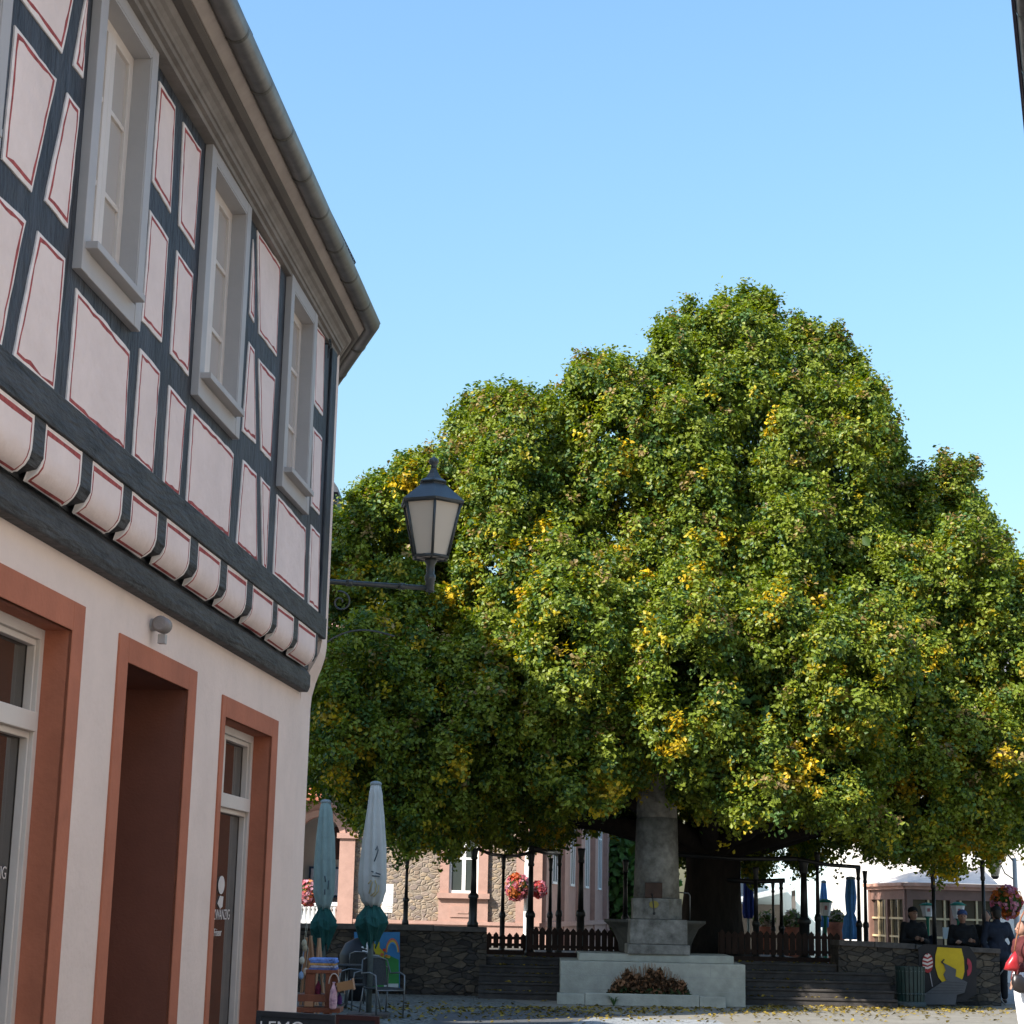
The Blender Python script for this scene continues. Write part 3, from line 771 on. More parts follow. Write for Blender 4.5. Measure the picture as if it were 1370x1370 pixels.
b = MB(); b.lathe(base, [(.03, L_(792)), (.036, L_(790)), (.036, L_(778)), (.045, L_(776)), (.045, L_(770)), (.034, L_(768)), (.034, L_(756)), (.05, L_(752)), (.05, L_(748))], 14)
b.build('socket', LAMPIRON, lant)
rt_, rb_ = .258, .152
ztop, zbot = L_(675), L_(746)
hexp = lambda r, z, k: np.array([lx + r * math.cos(rot0 + k * math.pi / 3), ly + r * math.sin(rot0 + k * math.pi / 3), z])
b = MB()
for k in range(6):
    b.tube([hexp(rb_, zbot, k), hexp(rt_, ztop, k)], .013, 6)
    b.tube([hexp(rb_, zbot, k), hexp(rb_, zbot, k + 1)], .013, 6); b.tube([hexp(rt_, ztop, k), hexp(rt_, ztop, k + 1)], .016, 6)
for k in range(3): b.tube([hexp(rb_, zbot, k), hexp(rb_, zbot, k + 3)], .010, 6)
b.build('frame', LAMPIRON, lant)
for k in range(6):
    b = MB(); q = [hexp(rb_ - .008, zbot + .005, k), hexp(rb_ - .008, zbot + .005, k + 1), hexp(rt_ - .008, ztop, k + 1), hexp(rt_ - .008, ztop, k)]
    nn = np.cross(q[1] - q[0], q[3] - q[0]); nn /= np.linalg.norm(nn); b.prism(q, -nn * .004); b.build('pane', LAMPGLASS, lant)
b = MB(); b.prism([hexp(rb_ - .02, zbot - .004, k) for k in range(6)], (0, 0, .006)); b.build('floor_pane', mat('frosted_floor_glass', (.5, .46, .4), .5), lant)
zc0, zc1, zc2 = L_(674), L_(650), L_(624)
b = MB(); b.lathe(base, [(.284, zc0 - .012), (.290, zc0 + .006), (.215, zc0 + .07), (.118, zc1 - .0), (.10, zc1), (.10, zc1 + .018), (.122, zc1 + .022), (.122, zc1 + .032), (.075, zc1 + .06), (.048, zc1 + .10), (.03, zc2 - .03), (.022, zc2 - .01)], 6, smooth=False, rot=rot0)
b.build('cap', LAMPIRON, lant)
b = MB(); b.lathe(base, [(.018, zc2 - .012), (.030, zc2 - .006), (.018, zc2 + .004), (.036, zc2 + .022), (.042, zc2 + .042), (.034, zc2 + .064), (.012, zc2 + .078), (.001, zc2 + .092)], 14); b.build('finial', LAMPIRON, lant)

# ================================================================== OTHER BUILDINGS
def gable_house(name, label, pts, eave_z, ridge_z, mw, mr, ridge_dir, windows=(), over=.35):
    """pts: four plan corners (ccw); ridge runs parallel to edge 0-1 when ridge_dir==0 else 1-2"""
    P = [np.array([*p, 0.0]) for p in pts]; c = sum(P) / 4
    h = thing(name, label, 'house', c)
    b = MB(); up = lambda p, z: p + np.array([0, 0, z])
    for i in range(4): b.add([P[i], P[(i + 1) % 4], up(P[(i + 1) % 4], eave_z), up(P[i], eave_z)], [(0, 1, 2, 3)])
    if ridge_dir == 1: P = P[1:] + P[:1]
    m0 = up((P[1] + P[2]) / 2, ridge_z); m1 = up((P[3] + P[0]) / 2, ridge_z)
    b.add([up(P[1], eave_z), up(P[2], eave_z), m0], [(0, 1, 2)]); b.add([up(P[3], eave_z), up(P[0], eave_z), m1], [(0, 1, 2)])
    b.build('wall', mw, h, recalc=False)
    d = (P[1] - P[0]); d = d / np.linalg.norm(d) * over
    r = MB()
    for a, c_, A, C_ in ((P[0], P[1], m1, m0), (P[2], P[3], m0, m1)):
        s = (up(a, eave_z) - A); s = s / np.linalg.norm(s) * over
        e = -d if a is P[0] else d
        q = [up(a, eave_z) + s + e, up(c_, eave_z) + s - e, C_ - e * 1.0, A + e]
        r.prism([p + np.array([0, 0, .03]) for p in q], (0, 0, .12))
    r.build('roof', mr, h)
    return h
def facade_window(parent, o, ux, wd, ht, mw, mp, deep=.12, bars=1, trim=None, tw=.16, name='window'):
    """o = lower left corner on the wall, ux = unit vector along wall; window with frame and pane"""
    ux = np.asarray(ux, float); nz = np.cross(ux, (0, 0, 1.0)); z = np.array([0, 0, 1.0])
    T = lambda x, y, zz: np.asarray(o) + ux * x + nz * y + z * zz
    f = MB()
    if trim is not None:
        for q in ((-tw, 0, -tw, ht + tw), (wd, wd + tw, -tw, ht + tw), (0, wd, ht, ht + tw), (0, wd, -tw, 0)): f.box(q[0], q[1], -.02, .05, q[2], q[3], 1, T)
    fr = .07
    f.box(0, fr, -.02, .03, 0, ht, 0, T); f.box(wd - fr, wd, -.02, .03, 0, ht, 0, T); f.box(fr, wd - fr, -.02, .03, 0, fr, 0, T); f.box(fr, wd - fr, -.02, .03, ht - fr, ht, 0, T)
    for k in range(bars): x = wd * (k + 1) / (bars + 1); f.box(x - .05, x + .05, -.02, .028, fr, ht - fr, 0, T)
    f.box(fr, wd - fr, -.02, .026, ht * .6 - .03, ht * .6 + .03, 0, T)
    w_ = f.build(name, [mw, trim or mw], parent)
    p = MB(); p.box(fr, wd - fr, -.02, .012, fr, ht - fr, 0, T); p.build('pane', mp, w_)
    return w_

# house across the lane: only its gutter shows; its sunlit front lights the timber house
ze = 7.0
ga, gb = gz(1358, 0, ze), gz(1374, 170, ze)
gd = (gb - ga) / np.linalg.norm(gb - ga); gn = np.array([-gd[1], gd[0], 0])  # towards the lane
opp = thing('opposite_house', 'house across the lane, only its zinc gutter showing at the frame edge', 'house', (ga[0] + 4, ga[1], 0))
g0, g1 = ga - gd * 22, ga + gd * 9
def G(t, w_, z): return ga * [1, 1, 0] + gd * t - gn * w_ + np.array([0, 0, z])
b = MB()
wz = [(-22, 9)]
b.add([G(-3.2, .42, 0), G(9, .42, 0), G(9, .42, ze), G(-3.2, .42, ze)], [(0, 1, 2, 3)])
b.add([G(9, .42, 0), G(9, 9, 0), G(9, 9, ze), G(9, 4.7, ze + 4), G(9, .42, ze)], [(0, 1, 2, 3, 4)])
b.add([G(-3.2, .42, 0), G(-3.2, 9, 0), G(-3.2, 9, ze), G(-3.2, 4.7, ze + 4), G(-3.2, .42, ze)], [(0, 1, 2, 3, 4)]); b.add([G(-3.2, 9, 0), G(9, 9, 0), G(9, 9, ze), G(-3.2, 9, ze)], [(0, 1, 2, 3)])
b.build('wall', mat('cream_render', (.52, .49, .45), .9, .06, 2, .1), opp, recalc=False)
b = MB(); b.prism([G(-3.2, .05, ze + .06), G(9.3, .05, ze + .06), G(9.3, 4.7, ze + 4.3), G(-3.2, 4.7, ze + 4.3)], (0, 0, .06)); b.prism([G(-3.2, 4.7, ze + 4.3), G(9.3, 4.7, ze + 4.3), G(9.3, 9.3, ze), G(-3.2, 9.3, ze)], (0, 0, .06)); b.build('roof', SLATE, opp)
b = MB(); b.box(-3.2, 9.2, .10, .42, ze - .02, ze + .04, 0, lambda t, w_, z: G(t, w_, z)); b.build('eave_board', FASCIA, opp)
b = MB(); pr = [(.07 + .07 * math.cos(R(a)), ze + .05 + .07 * math.sin(R(a))) for a in range(180, 361, 15)] + [(.07 + .062 * math.cos(R(a)), ze + .05 + .062 * math.sin(R(a))) for a in range(360, 179, -15)]
b.sweep([G(-3.2, 0, 0), G(9.3, 0, 0)], pr, [-gn, -gn], smooth=True); gut2 = b.build('gutter', ZINC, opp)
b = MB(); b.tube([G(-3.2, -.012, ze + .055), G(9.3, -.012, ze + .055)], .014, 8); b.build('gutter_bead', mat('gutter_bead_paint', (.035, .035, .06), .4), opp)
for k in range(8):
    b = MB(); pr = [(.07 + .075 * math.cos(R(a)), ze + .05 + .075 * math.sin(R(a))) for a in range(185, 361, 15)] + [(.07 + .069 * math.cos(R(a)), ze + .05 + .069 * math.sin(R(a))) for a in range(360, 184, -15)]
    b.sweep([G(-3 + k * .8, 0, 0), G(-2.97 + k * .8, 0, 0)], pr, [-gn, -gn]); b.build('gutter_strap', ALU, gut2)
for k in range(3):
    for z in (1.0, 4.2): facade_window(opp, G(-1.0 + 3.6 * k, .41, z), -gd, 1.1, 1.6, WHITEPAINT, DARKPANE, trim=SANDSTONE)

lane_bounce_house = gable_house('lane_bounce_house', 'cream house added across the lane beside the viewer, outside the picture, to bounce light', [(3.4, -16), (12.4, -16), (12.4, 6.6), (3.4, 6.6)], 7.0, 11.0, mat('pale_render', (.60, .57, .53), .9, .06, 2, .1), SLATE, 1)  # unseen house, added to bounce light onto the timber facade
for k in range(6):
    for z in (1.0, 4.2): facade_window(lane_bounce_house, (3.39, 4.6 - 3.4 * k, z), (0, -1, 0), 1.1, 1.6, WHITEPAINT, DARKPANE, trim=SANDSTONE)

# unseen house added behind the corner house, sized to shade the left of the square
row = gable_house('shade_row_house', 'tall slate roofed house added out of sight behind the half-timbered corner house to shade the square', [(-16.0, 22.4), (-7.6, 22.4), (-7.6, 30.8), (-16.0, 30.8)], 14.4, 18.2, WHITEWALL, SLATE, 1)
row_shade = row

# arched stone building behind the tree
AY = 50.0
hall = thing('arched_stone_hall', 'rubble stone hall with pink sandstone trim, an arched opening and a white window', 'building', (-4, AY + 5, 0))
ax0, ax1 = -16.0, at(722, 1200, AY)[0]
zt_ = 9.5
b = MB()
arc_c = at(428, 1120, AY); arr = (at(476, 1120, AY)[0] - arc_c[0]); spring = arc_c[2]
ain = arr - .42
acx = arc_c[0]
wx0, wx1 = at(601, 1170, AY)[0], at(640, 1170, AY)[0]; wz0, wz1 = at(620, 1195, AY)[2], at(620, 1118, AY)[2]
# facade: rubble with arch opening and window opening
def Fq(x0, x1, z0, z1): b.add([(x0, AY, z0), (x1, AY, z0), (x1, AY, z1), (x0, AY, z1)], [(0, 1, 2, 3)])
na = 20
Fq(ax0, acx - ain, 0, zt_); 
for k in range(na):
    a0, a1 = math.pi - math.pi * k / na, math.pi - math.pi * (k + 1) / na
    x0, x1 = acx + ain * math.cos(a0), acx + ain * math.cos(a1)
    b.add([(x0, AY, spring + ain * math.sin(a0)), (x1, AY, spring + ain * math.sin(a1)), (x1, AY, zt_), (x0, AY, zt_)], [(0, 1, 2, 3)])
Fq(acx + ain, wx0, 0, zt_); Fq(wx0, wx1, 0, wz0); Fq(wx0, wx1, wz1, zt_); Fq(wx1, ax1, 0, zt_)
b.build('rubble_wall', RUBBLE, hall, recalc=False)
# side wing wall running back to the right
sx, sy = at(832, 1200, 76)[0], 76.0
svec = np.array([sx - ax1, sy - AY, 0]); sl_ = np.linalg.norm(svec); svec /= sl_; sn = np.array([svec[1], -svec[0], 0])
b = MB(); b.add([(ax1, AY, 0), (sx, sy, 0), (sx, sy, zt_), (ax1, AY, zt_)], [(0, 1, 2, 3)]); b.add([(sx, sy, 0), (ax0, sy, 0), (ax0, sy, zt_), (sx, sy, zt_)], [(0, 1, 2, 3)]); b.add([(ax0, sy, 0), (ax0, AY, 0), (ax0, AY, zt_), (ax0, sy, zt_)], [(0, 1, 2, 3)])
b.build('side_wall', SANDSTONE, hall, recalc=False)
TS = lambda t, w_, z: np.array([ax1, AY, 0]) + svec * t + sn * w_ + np.array([0, 0, z])
for k, t in enumerate((.15, 4.5, 9.0, 13.5, 18, 22.5)):
    b = MB(); b.box(t, t + .9, 0, .16, 0, zt_, 0, TS); b.box(t - .1, t + 1.0, 0, .24, .7, 1.0, 0, TS); b.build('pilaster', SANDSTONE, hall)
for t in (2.6, 7.2, 11.6, 16): 
    facade_window(hall, TS(t, .01, 2.4), svec, 1.1, 3.0, WHITEPAINT, DARKPANE, trim=None)
b = MB(); b.box(.1, sl_, 0, .12, .0, 1.2, 0, TS); b.box(.1, sl_, 0, .20, 1.2, 1.34, 0, TS); b.build('side_plinth', SANDSTONE, hall)
# base band, quoins, cornice
b = MB(); zb = at(560, 1236, AY)[2]
b.box(acx + arr + .02, ax1, AY - .10, AY, 0, zb, 0); b.box(acx + arr + .02, ax1, AY - .14, AY, zb, zb + .09, 0); b.build('plinth_band', SANDSTONE, hall)
b = MB(); b.box(at(690, 1200, AY)[0], ax1 + .06, AY - .09, AY, zb + .09, zt_); b.build('corner_pilaster', SANDSTONE, hall)
b = MB(); b.box(ax0, ax1 + .3, AY - .35, AY, zt_ - .3, zt_); b.build('cornice', SANDSTONE, hall)
b = MB(); b.prism([(ax0, AY - .4, zt_), (ax1 + .4, AY - .4, zt_), (ax1 + .4, AY + 9, zt_ + 1.2), (ax0, AY + 9, zt_ + 1.2)], (0, 0, .15)); b.build('roof', SLATE, hall)
# arch surround
b = MB(); rings_ = []
for k in range(na + 1):
    a = math.pi * k / na
    rings_.append([np.array([acx + r_ * math.cos(a), y_, spring + r_ * math.sin(a)]) for r_, y_ in ((ain, AY + .35), (ain, AY - .10), (ain + .16, AY - .14), (ain + .18, AY - .08), (arr - .05, AY - .12), (arr, AY - .06), (arr, AY + .0))])
for k in range(na):
    for j in range(6): b.add([rings_[k][j], rings_[k][j + 1], rings_[k + 1][j + 1], rings_[k + 1][j]], [(0, 1, 2, 3)])
for sg in (-1, 1):
    xa, xb = sorted((acx + sg * ain, acx + sg * arr))
    b.box(xa, xb, AY - .12, AY + .35, 0, spring - .02); b.box(xa - .08, xb + .08, AY - .18, AY + .2, spring - .02, spring + .12); b.box(xa - .05, xb + .05, AY - .17, AY + .2, 0, 1.1)
b.build('arch_surround', SANDSTONE, hall, recalc=True)
# white recess behind arch, porthole and notice
b = MB(); b.add([(acx - ain - .3, AY + 1.6, 0), (acx + ain + .3, AY + 1.6, 0), (acx + ain + .3, AY + 1.6, spring + ain + .3), (acx - ain - .3, AY + 1.6, spring + ain + .3)], [(0, 1, 2, 3)]); b.build('arch_back_wall', WHITEWALL, hall, recalc=False)
ov = at(452, 1128, AY + 1.5)
b = MB(); b.prism([ov + np.array([.30 * math.cos(a), 0, .46 * math.sin(a)]) for a in np.linspace(0, 2 * math.pi, 24, endpoint=False)], (0, -.08, 0)); b.build('porthole', mat('porthole_stone', (.12, .06, .05), .8), hall)
nb = MB(); n0, n1 = at(412, 1200, AY + 1.45), at(458, 1160, AY + 1.45)
nb.box(n0[0], n1[0], AY + 1.42, AY + 1.5, n0[2], n1[2], 0); nb.box(n0[0] + .06, n1[0] - .06, AY + 1.40, AY + 1.42, n0[2] + .06, n1[2] - .06, 1); nb.build('notice_frame', [plain('notice_navy', (.03, .06, .12)), plain('notice_paper', (.55, .62, .70))], hall)
tl = MB(); t0, t1 = at(405, 1068, AY - .8), at(436, 1058, AY - .8)
tl.prism([(t0[0] - 1, AY - .7, t0[2] - .05), (t1[0], AY - .7, t0[2] - .05), (t1[0], AY, t0[2] + .35), (t0[0] - 1, AY, t0[2] + .35)], (0, 0, .08)); tl.build('tile_canopy', TILE, hall)
# balustrade in the arch
for k in range(9):
    bx = acx - ain + .12 + k * (2 * ain - .2) / 8
    if k == 0: bm_ = MB(); bm_.box(acx - ain, acx + ain, AY - .02, AY + .2, at(440, 1212, AY)[2], at(440, 1207, AY)[2]); bm_.build('balustrade_rail', WHITEPAINT, hall)
    bm_ = MB(); zt2 = at(440, 1212, AY)[2]; bm_.lathe((bx, AY + .09, 0), [(.09, 0), (.09, zt2 - .75), (.05, zt2 - .68), (.10, zt2 - .42), (.05, zt2 - .1), (.09, zt2 - .06), (.09, zt2)], 10); bm_.build('baluster', WHITEPAINT, hall)
# main window with apron
wo_ = (wx0, AY, wz0)
wd, wh = wx1 - wx0, wz1 - wz0
win = facade_window(hall, (wx0, AY + .0, wz0), (1, 0, 0), wd, wh, WHITEPAINT, glassmat('striped_pane', (.05, .06, .055), .1), bars=1)
b = MB(); sxa, sxb = at(588, 1200, AY)[0], at(652, 1200, AY)[0]
b.box(sxa, wx0, AY - .10, AY + .1, wz0, wz1 + .3); b.box(wx1, sxb, AY - .10, AY + .1, wz0, wz1 + .3); b.box(wx0, wx1, AY - .10, AY + .1, wz1, wz1 + .3); b.box(sxa - .06, sxb + .06, AY - .20, AY + .1, wz0 - .14, wz0); b.box(sxa - .02, sxb + .02, AY - .10, AY, zb + .09, wz0 - .14)
b.box(sxa + .3, sxb - .3, AY - .125, AY - .1, zb + .2, wz0 - .34); b.box(sxa + .5, sxb - .5, AY - .14, AY - .125, zb + .3, wz0 - .5)
b.build('window_surround', SANDSTONE, hall)
b = MB()
for k in range(7): x = wx0 + .1 + (wd - .2) * k / 6; b.box(x - .03, x + .03, AY + .013, AY + .016, wz0 + .1, wz0 + wh * .58)
b.build('curtain', plain('curtain_stripe', (.25, .26, .24)), win)

# slate clad house whose roof corner shows above the tree, right of the timber corner
tipx = at(453.5, 656, 62)
slate = thing('slate_clad_house', 'dark slate clad house peeping out beside the half-timbered house corner', 'house', (tipx[0] - 4, 66, 0))
b = MB(); wxr = at(449.5, 700, 62)[0]; b.box(wxr - 9, wxr, 62, 70, 0, tipx[2] + .1); b.build('wall', mat('slate_cladding', (.03, .055, .07), .6, .3, 9, .4), slate)
b = MB(); zt3 = tipx[2]; b.prism([(tipx[0], 61.6, zt3), (wxr - 4.5, 61.6, zt3 + 6.5), (wxr - 9.3, 61.6, zt3), (wxr - 9.3, 61.6, zt3 - .15), (tipx[0], 61.6, zt3 - .15)], (0, 9, 0)); b.build('roof', SLATE, slate)

# cafe pavilion on the right
PY = 46.0
pc = at(1213, 1220, PY); pl = at(1163, 1220, PY + 3.2); pr_ = at(1337, 1220, PY + .4)
ztp = at(1213, 1184, PY)[2]
pav = thing('cafe_pavilion', 'glazed cafe pavilion with brown frame and beige glazing bars at the right of the square', 'pavilion', pc * [1, 1, 0])
def pav_side(A, B, name, ncol, dark):
    A = A * [1, 1, 0]; B = B * [1, 1, 0]; u_ = (B - A); L_ = np.linalg.norm(u_); u_ = u_ / L_; n_ = np.array([u_[1], -u_[0], 0])
    T = lambda x, y, z: A + u_ * x + n_ * y + np.array([0, 0, z])
    b = MB(); b.box(0, L_, -.15, 0, 0, .75, 0, T); b.box(0, L_, -.15, .0, ztp - .35, ztp - .02, 0, T); b.box(0, .16, -.15, .03, 0, ztp - .02, 0, T); b.box(L_ - .16, L_, -.15, .03, 0, ztp - .02, 0, T)
    b.box(L_ * .5 - .08, L_ * .5 + .08, -.15, .012, .75, ztp - .35, 0, T)
    f = b.build(name, BROWNWOOD, pav)
    p = MB(); p.box(.16, L_ - .16, -.10, -.08, .75, ztp - .35, 0, T); p.build('pane', glassmat('cafe_glass', (.05, .045, .035), .05), f)
    m = MB()
    for k in range(1, ncol): x = .16 + (L_ - .32) * k / ncol; m.box(x - .025, x + .025, -.07, -.02, .75, ztp - .35, 0, T)
    for z in (.75 + (ztp - 1.1) * .33, .75 + (ztp - 1.1) * .66): m.box(.16, L_ - .16, -.065, -.025, z - .025, z + .025, 0, T)
    m.build('glazing_bars', MULLION, f)
    c = MB(); c.box(-.12, L_ + .12, -.3, .14, ztp - .02, ztp + .06, 0, T); c.box(-.05, L_ + .05, -.3, .07, ztp - .10, ztp - .02, 0, T); c.build('cornice', mat('cornice_pink_paint', (.55, .30, .22), .6), pav)
pav_side(pl, pc + np.array([-.02, 0, 0]), 'glazed_side', 5, 0); pav_side(pc, pr_, 'glazed_front', 5, 0)
b = MB(); zr = ztp + .07
b.add([(pl[0], pl[1], zr), (pc[0], pc[1], zr), (pr_[0], pr_[1], zr), (pr_[0] + .4, pr_[1] + 3.2, zr + .5), (pl[0] + 1.5, pl[1] + 1.5, zr + .5)], [(0, 1, 2, 3, 4)]); b.build('roof', mat('pale_zinc_roof', (.62, .55, .50), .6), pav, recalc=False)
# white house behind
wh_ = thing('white_rendered_house', 'white rendered house with a grey roof rising behind the cafe pavilion', 'house', (16, 54, 0))
b = MB(); x0 = at(1150, 1180, 50.5)[0]; b.box(x0, x0 + 18, 50.5, 60, 0, 6.4); b.build('wall', WHITEWALL, wh_)
b = MB(); b.prism([(x0 - .3, 50.1, 6.4), (x0 + 18.3, 50.1, 6.4), (x0 + 18.3, 55.2, 10.6), (x0 - .3, 55.2, 10.6)], (0, 0, .15)); b.prism([(x0 - .3, 55.2, 10.6), (x0 + 18.3, 55.2, 10.6), (x0 + 18.3, 60.4, 6.4), (x0 - .3, 60.4, 6.4)], (0, 0, .15)); b.build('roof', mat('grey_slate_roof', (.13, .125, .13), .7, .3, 8, .4), wh_)
for k in range(4): facade_window(wh_, (x0 + 1.2 + 3.6 * k, 50.48, 3.9), (1, 0, 0), 1.1, 1.6, WHITEPAINT, DARKPANE, trim=SANDSTONE)
# pale building with lean-to behind the trunk
an = thing('pale_blue_house', 'pale blue rendered house with a lean-to roof behind the fence', 'house', (9, 57, 0))
x0, x1 = at(960, 1200, 54)[0], at(1165, 1200, 54)[0]
b = MB(); b.box(x0 + 1.4, x1, 55.5, 62, 0, 5.5); b.build('wall', PALEBLUE, an)
b = MB(); zl0, zl1 = at(970, 1213, 53)[2], at(1062, 1190, 53)[2]; xa, xb = at(962, 1200, 53)[0], at(1066, 1200, 53)[0]
b.prism([(xa, 52.5, zl0), (xb, 52.5, zl1), (xb, 52.5, zl1 + .10), (xa, 52.5, zl0 + .10)], (0, 3.0, 0)); b.build('lean_to_roof', plain('lean_to_grey', (.42, .45, .45)), an)
LTW = plain('lean_to_dark_wood', (.12, .11, .10))
for q in ((xa + .1, xa + .2, 52.6, 52.7, 0, zl0), (xb - .2, xb - .1, 52.6, 52.7, 0, zl1)): b = MB(); b.box(*q); b.build('lean_to_post', LTW, an)
b = MB(); b.box(xa + .1, xb - .1, 55.3, 55.45, 0, zl0 + .1); b.build('lean_to_wall', LTW, an)
b = MB(); b.prism([(x0 - .3, 55.1, 5.5), (x1 + .3, 55.1, 5.5), (x1 + .3, 59, 8.2), (x0 - .3, 59, 8.2)], (0, 0, .15)); b.build('roof', SLATE, an)
for k, px_ in enumerate((1108, 1140)):
    q = at(px_, 1222, 55.48); facade_window(an, q, (1, 0, 0), .55, 1.1, WHITEPAINT, DARKPANE)
# white house far left of pavilion (gap at px 840)
b = MB(); q0, q1 = at(826, 1240, 82), at(905, 1150, 82)
fw_ = thing('distant_white_house', 'small bright white house seen in the gap between stone column and sandstone wall', 'house', ((q0[0] + q1[0]) / 2, 84, 0))
b.box(q0[0], q1[0], 82, 90, 0, 4.2); b.build('wall', WHITEWALL, fw_)
b = MB(); b.prism([(q0[0] - .3, 81.7, 4.2), (q1[0] + .3, 81.7, 4.2), (q1[0] + .3, 86, 7), (q0[0] - .3, 86, 7)], (0, 0, .15)); b.build('roof', TILE, fw_)

# ================================================================== TERRACE, WALLS, STEPS
TZ = .75
b = MB(); tp = [(-5.5, 36.9), (-.15, 36.9), (-.15, 37.0), (6.6, 37.0), (6.6, 45), (3, 47.5), (-5.5, 46)]
b.prism([(x, y, 0) for x, y in tp], (0, 0, TZ)); structure('terrace', b, mat('terrace_gravel', (.10, .09, .075), .95, .3, 4, .5))
def stone_wall(label, pA, pB, top, thick, name='stone_wall'):
    pA = np.array([*pA, 0.]); pB = np.array([*pB, 0.]); u_ = pB - pA; L_ = np.linalg.norm(u_); u_ /= L_; n_ = np.array([-u_[1], u_[0], 0])
    t = thing(name, label, 'wall', (pA + pB) / 2)
    # rough face: grid with small relief
    b = MB(); nx, nz = max(4, int(L_ / .12)), 12
    zt = top if callable(top) else (lambda s: top)
    for i in range(nx + 1):
        for j in range(nz + 1):
            s = L_ * i / nx; z = (zt(s / L_) - .1) * j / nz
            q = pA + u_ * s - n_ * (random.uniform(0, .035) if 0 < i < nx else 0) + np.array([0, 0, z]); b.v.append(tuple(q))
    for i in range(nx):
        for j in range(nz):
            b.f.append((i * (nz + 1) + j, (i + 1) * (nz + 1) + j, (i + 1) * (nz + 1) + j + 1, i * (nz + 1) + j + 1)); b.m.append(0); b.sm.append(False)
    za, zb_ = zt(0) - .1, zt(1) - .1
    A2, B2 = pA + n_ * thick, pB + n_ * thick
    up = lambda p, z: p + np.array([0, 0, z])
    b.add([pA, A2, up(A2, za), up(pA, za)], [(0, 1, 2, 3)]); b.add([B2, pB, up(pB, zb_), up(B2, zb_)], [(0, 1, 2, 3)]); b.add([A2, B2, up(B2, zb_), up(A2, za)], [(0, 1, 2, 3)]); b.add([up(pA, za), up(pB, zb_), up(B2, zb_), up(A2, za)], [(0, 1, 2, 3)])
    b.build('masonry', WALLSTONE, t, recalc=False)
    c = MB(); s = 0
    while s < L_ - .05:
        e = min(L_, s + random.uniform(.6, 1.1)); e = L_ if L_ - e < .3 else e
        z0, z1 = zt(s / L_), zt(e / L_); dz = random.uniform(-.008, .01); o = random.uniform(.03, .06)
        q = [pA + u_ * (s + .004) - n_ * (o + .02), pA + u_ * (e - .004) - n_ * (o + .02), pA + u_ * (e - .004) + n_ * (thick + .03), pA + u_ * (s + .004) + n_ * (thick + .03)]
        zs_ = [z0, z1, z1, z0]
        c.add([up(p, z - .1) for p, z in zip(q, zs_)] + [up(p, z + dz) for p, z in zip(q, zs_)], [(3, 2, 1, 0), (4, 5, 6, 7), (0, 1, 5, 4), (1, 2, 6, 5), (2, 3, 7, 6), (3, 0, 4, 7)]); s = e
    c.build('coping', COPING, t, bevel=.012)
    return t
lz = at(590, 1239, 36.3)[2]
stone_wall('dark stone terrace wall behind the parasols and the painted castle board', (-5.2, 36.3), (at(650, 1300, 36.3)[0], 36.3), lambda s: lz, .5)
rA, rB = at(1122, 1300, 36.5), at(1338, 1300, 37.0)
rza, rzb = at(1125, 1258, 36.5)[2], at(1335, 1269, 37.0)[2]
stone_wall('grey stone terrace wall behind the litter bin and the painted yellow board', (rA[0], 36.5), (rB[0], 37.0), lambda s: rza + (rzb - rza) * s, .5)
def steps(label, x0, x1, y0, y1, n=5):
    t = thing('stone_steps', label, 'steps', ((x0 + x1) / 2, y0, 0)); h = TZ / n; dp = (y1 - y0) / n
    for k in range(n):
        b = MB(); b.box(x0, x1, y0 + k * dp, y0 + (k + 1) * dp + (.03 if k < n - 1 else 0), k * h if k == 0 else k * h + .0, (k + 1) * h); 
        b.box(x0 - .0, x1, y0 + k * dp - .025, y0 + k * dp + .04, (k + 1) * h - .04, (k + 1) * h + .003)
        b.build('step', STEPSTONE, t, bevel=.008)
    return t
steps('dark stone steps left of the pale plinth, below the low picket fence', at(640, 1320, 35.3)[0], 1.12, 35.3, 36.85)
steps('dark stone steps right of the pale plinth, next to the litter bin wall', 4.56, rA[0] + .9, 35.3, 36.95)

# plinth
PYW = R(-1.2)
def PT(x, y, z):
    return np.array([2.82 + x * math.cos(PYW) - y * math.sin(PYW), 34.36 + x * math.sin(PYW) + y * math.cos(PYW), z])
def pxx(px, py, Y): return at(px, py, Y)[0] - 2.82
pl_ = thing('stone_plinth', 'pale grey stepped stone plinth carrying the fountain column, with a planting trough in front', 'plinth', PT(0, 0, 0))
zm = at(877, 1288, 34.4)[2]; zt4 = at(877, 1277, 34.8)[2]
b = MB(); b.box(pxx(750, 1300, 34.4), pxx(997.5, 1300, 34.3), 0, 2.4, 0, zm, 0, PT); b.build('base_block', PLINTHSTONE, pl_, bevel=.012)
b = MB()
for z in (zm * .34, zm * .67): b.box(pxx(750, 1300, 34.4) - .001, pxx(997.5, 1300, 34.3) + .001, -.002, 0, z - .004, z + .004, 0, PT)
for z, px in ((.5, 800), (.5, 905), (.84, 860), (.84, 950), (.15, 980)): x = pxx(px, 1300, 34.4); b.box(x - .004, x + .004, -.002, 0, zm * (z - .16), zm * (z + .16), 0, PT)
b.build('joint_lines', plain('joint_grey', (.30, .30, .27)), pl_)
b = MB(); b.box(pxx(774, 1283, 34.7), pxx(982, 1283, 34.6), .35, 2.2, zm, zt4, 0, PT); b.build('upper_slab', PLINTHSTONE, pl_, bevel=.012)
zf = at(860, 1330, 33.9)[2]
b = MB()
xa, xb = pxx(746, 1340, 33.9), pxx(972, 1345, 33.85); cuts = [xa, pxx(783, 1340, 33.9), pxx(936, 1345, 33.9), xb]
for i in range(3): b.box(cuts[i] + .003, cuts[i + 1] - .003, -.52, -.34 + (.1 if i != 1 else 0), 0, zf - (.0 if i == 1 else .02), 0, PT)
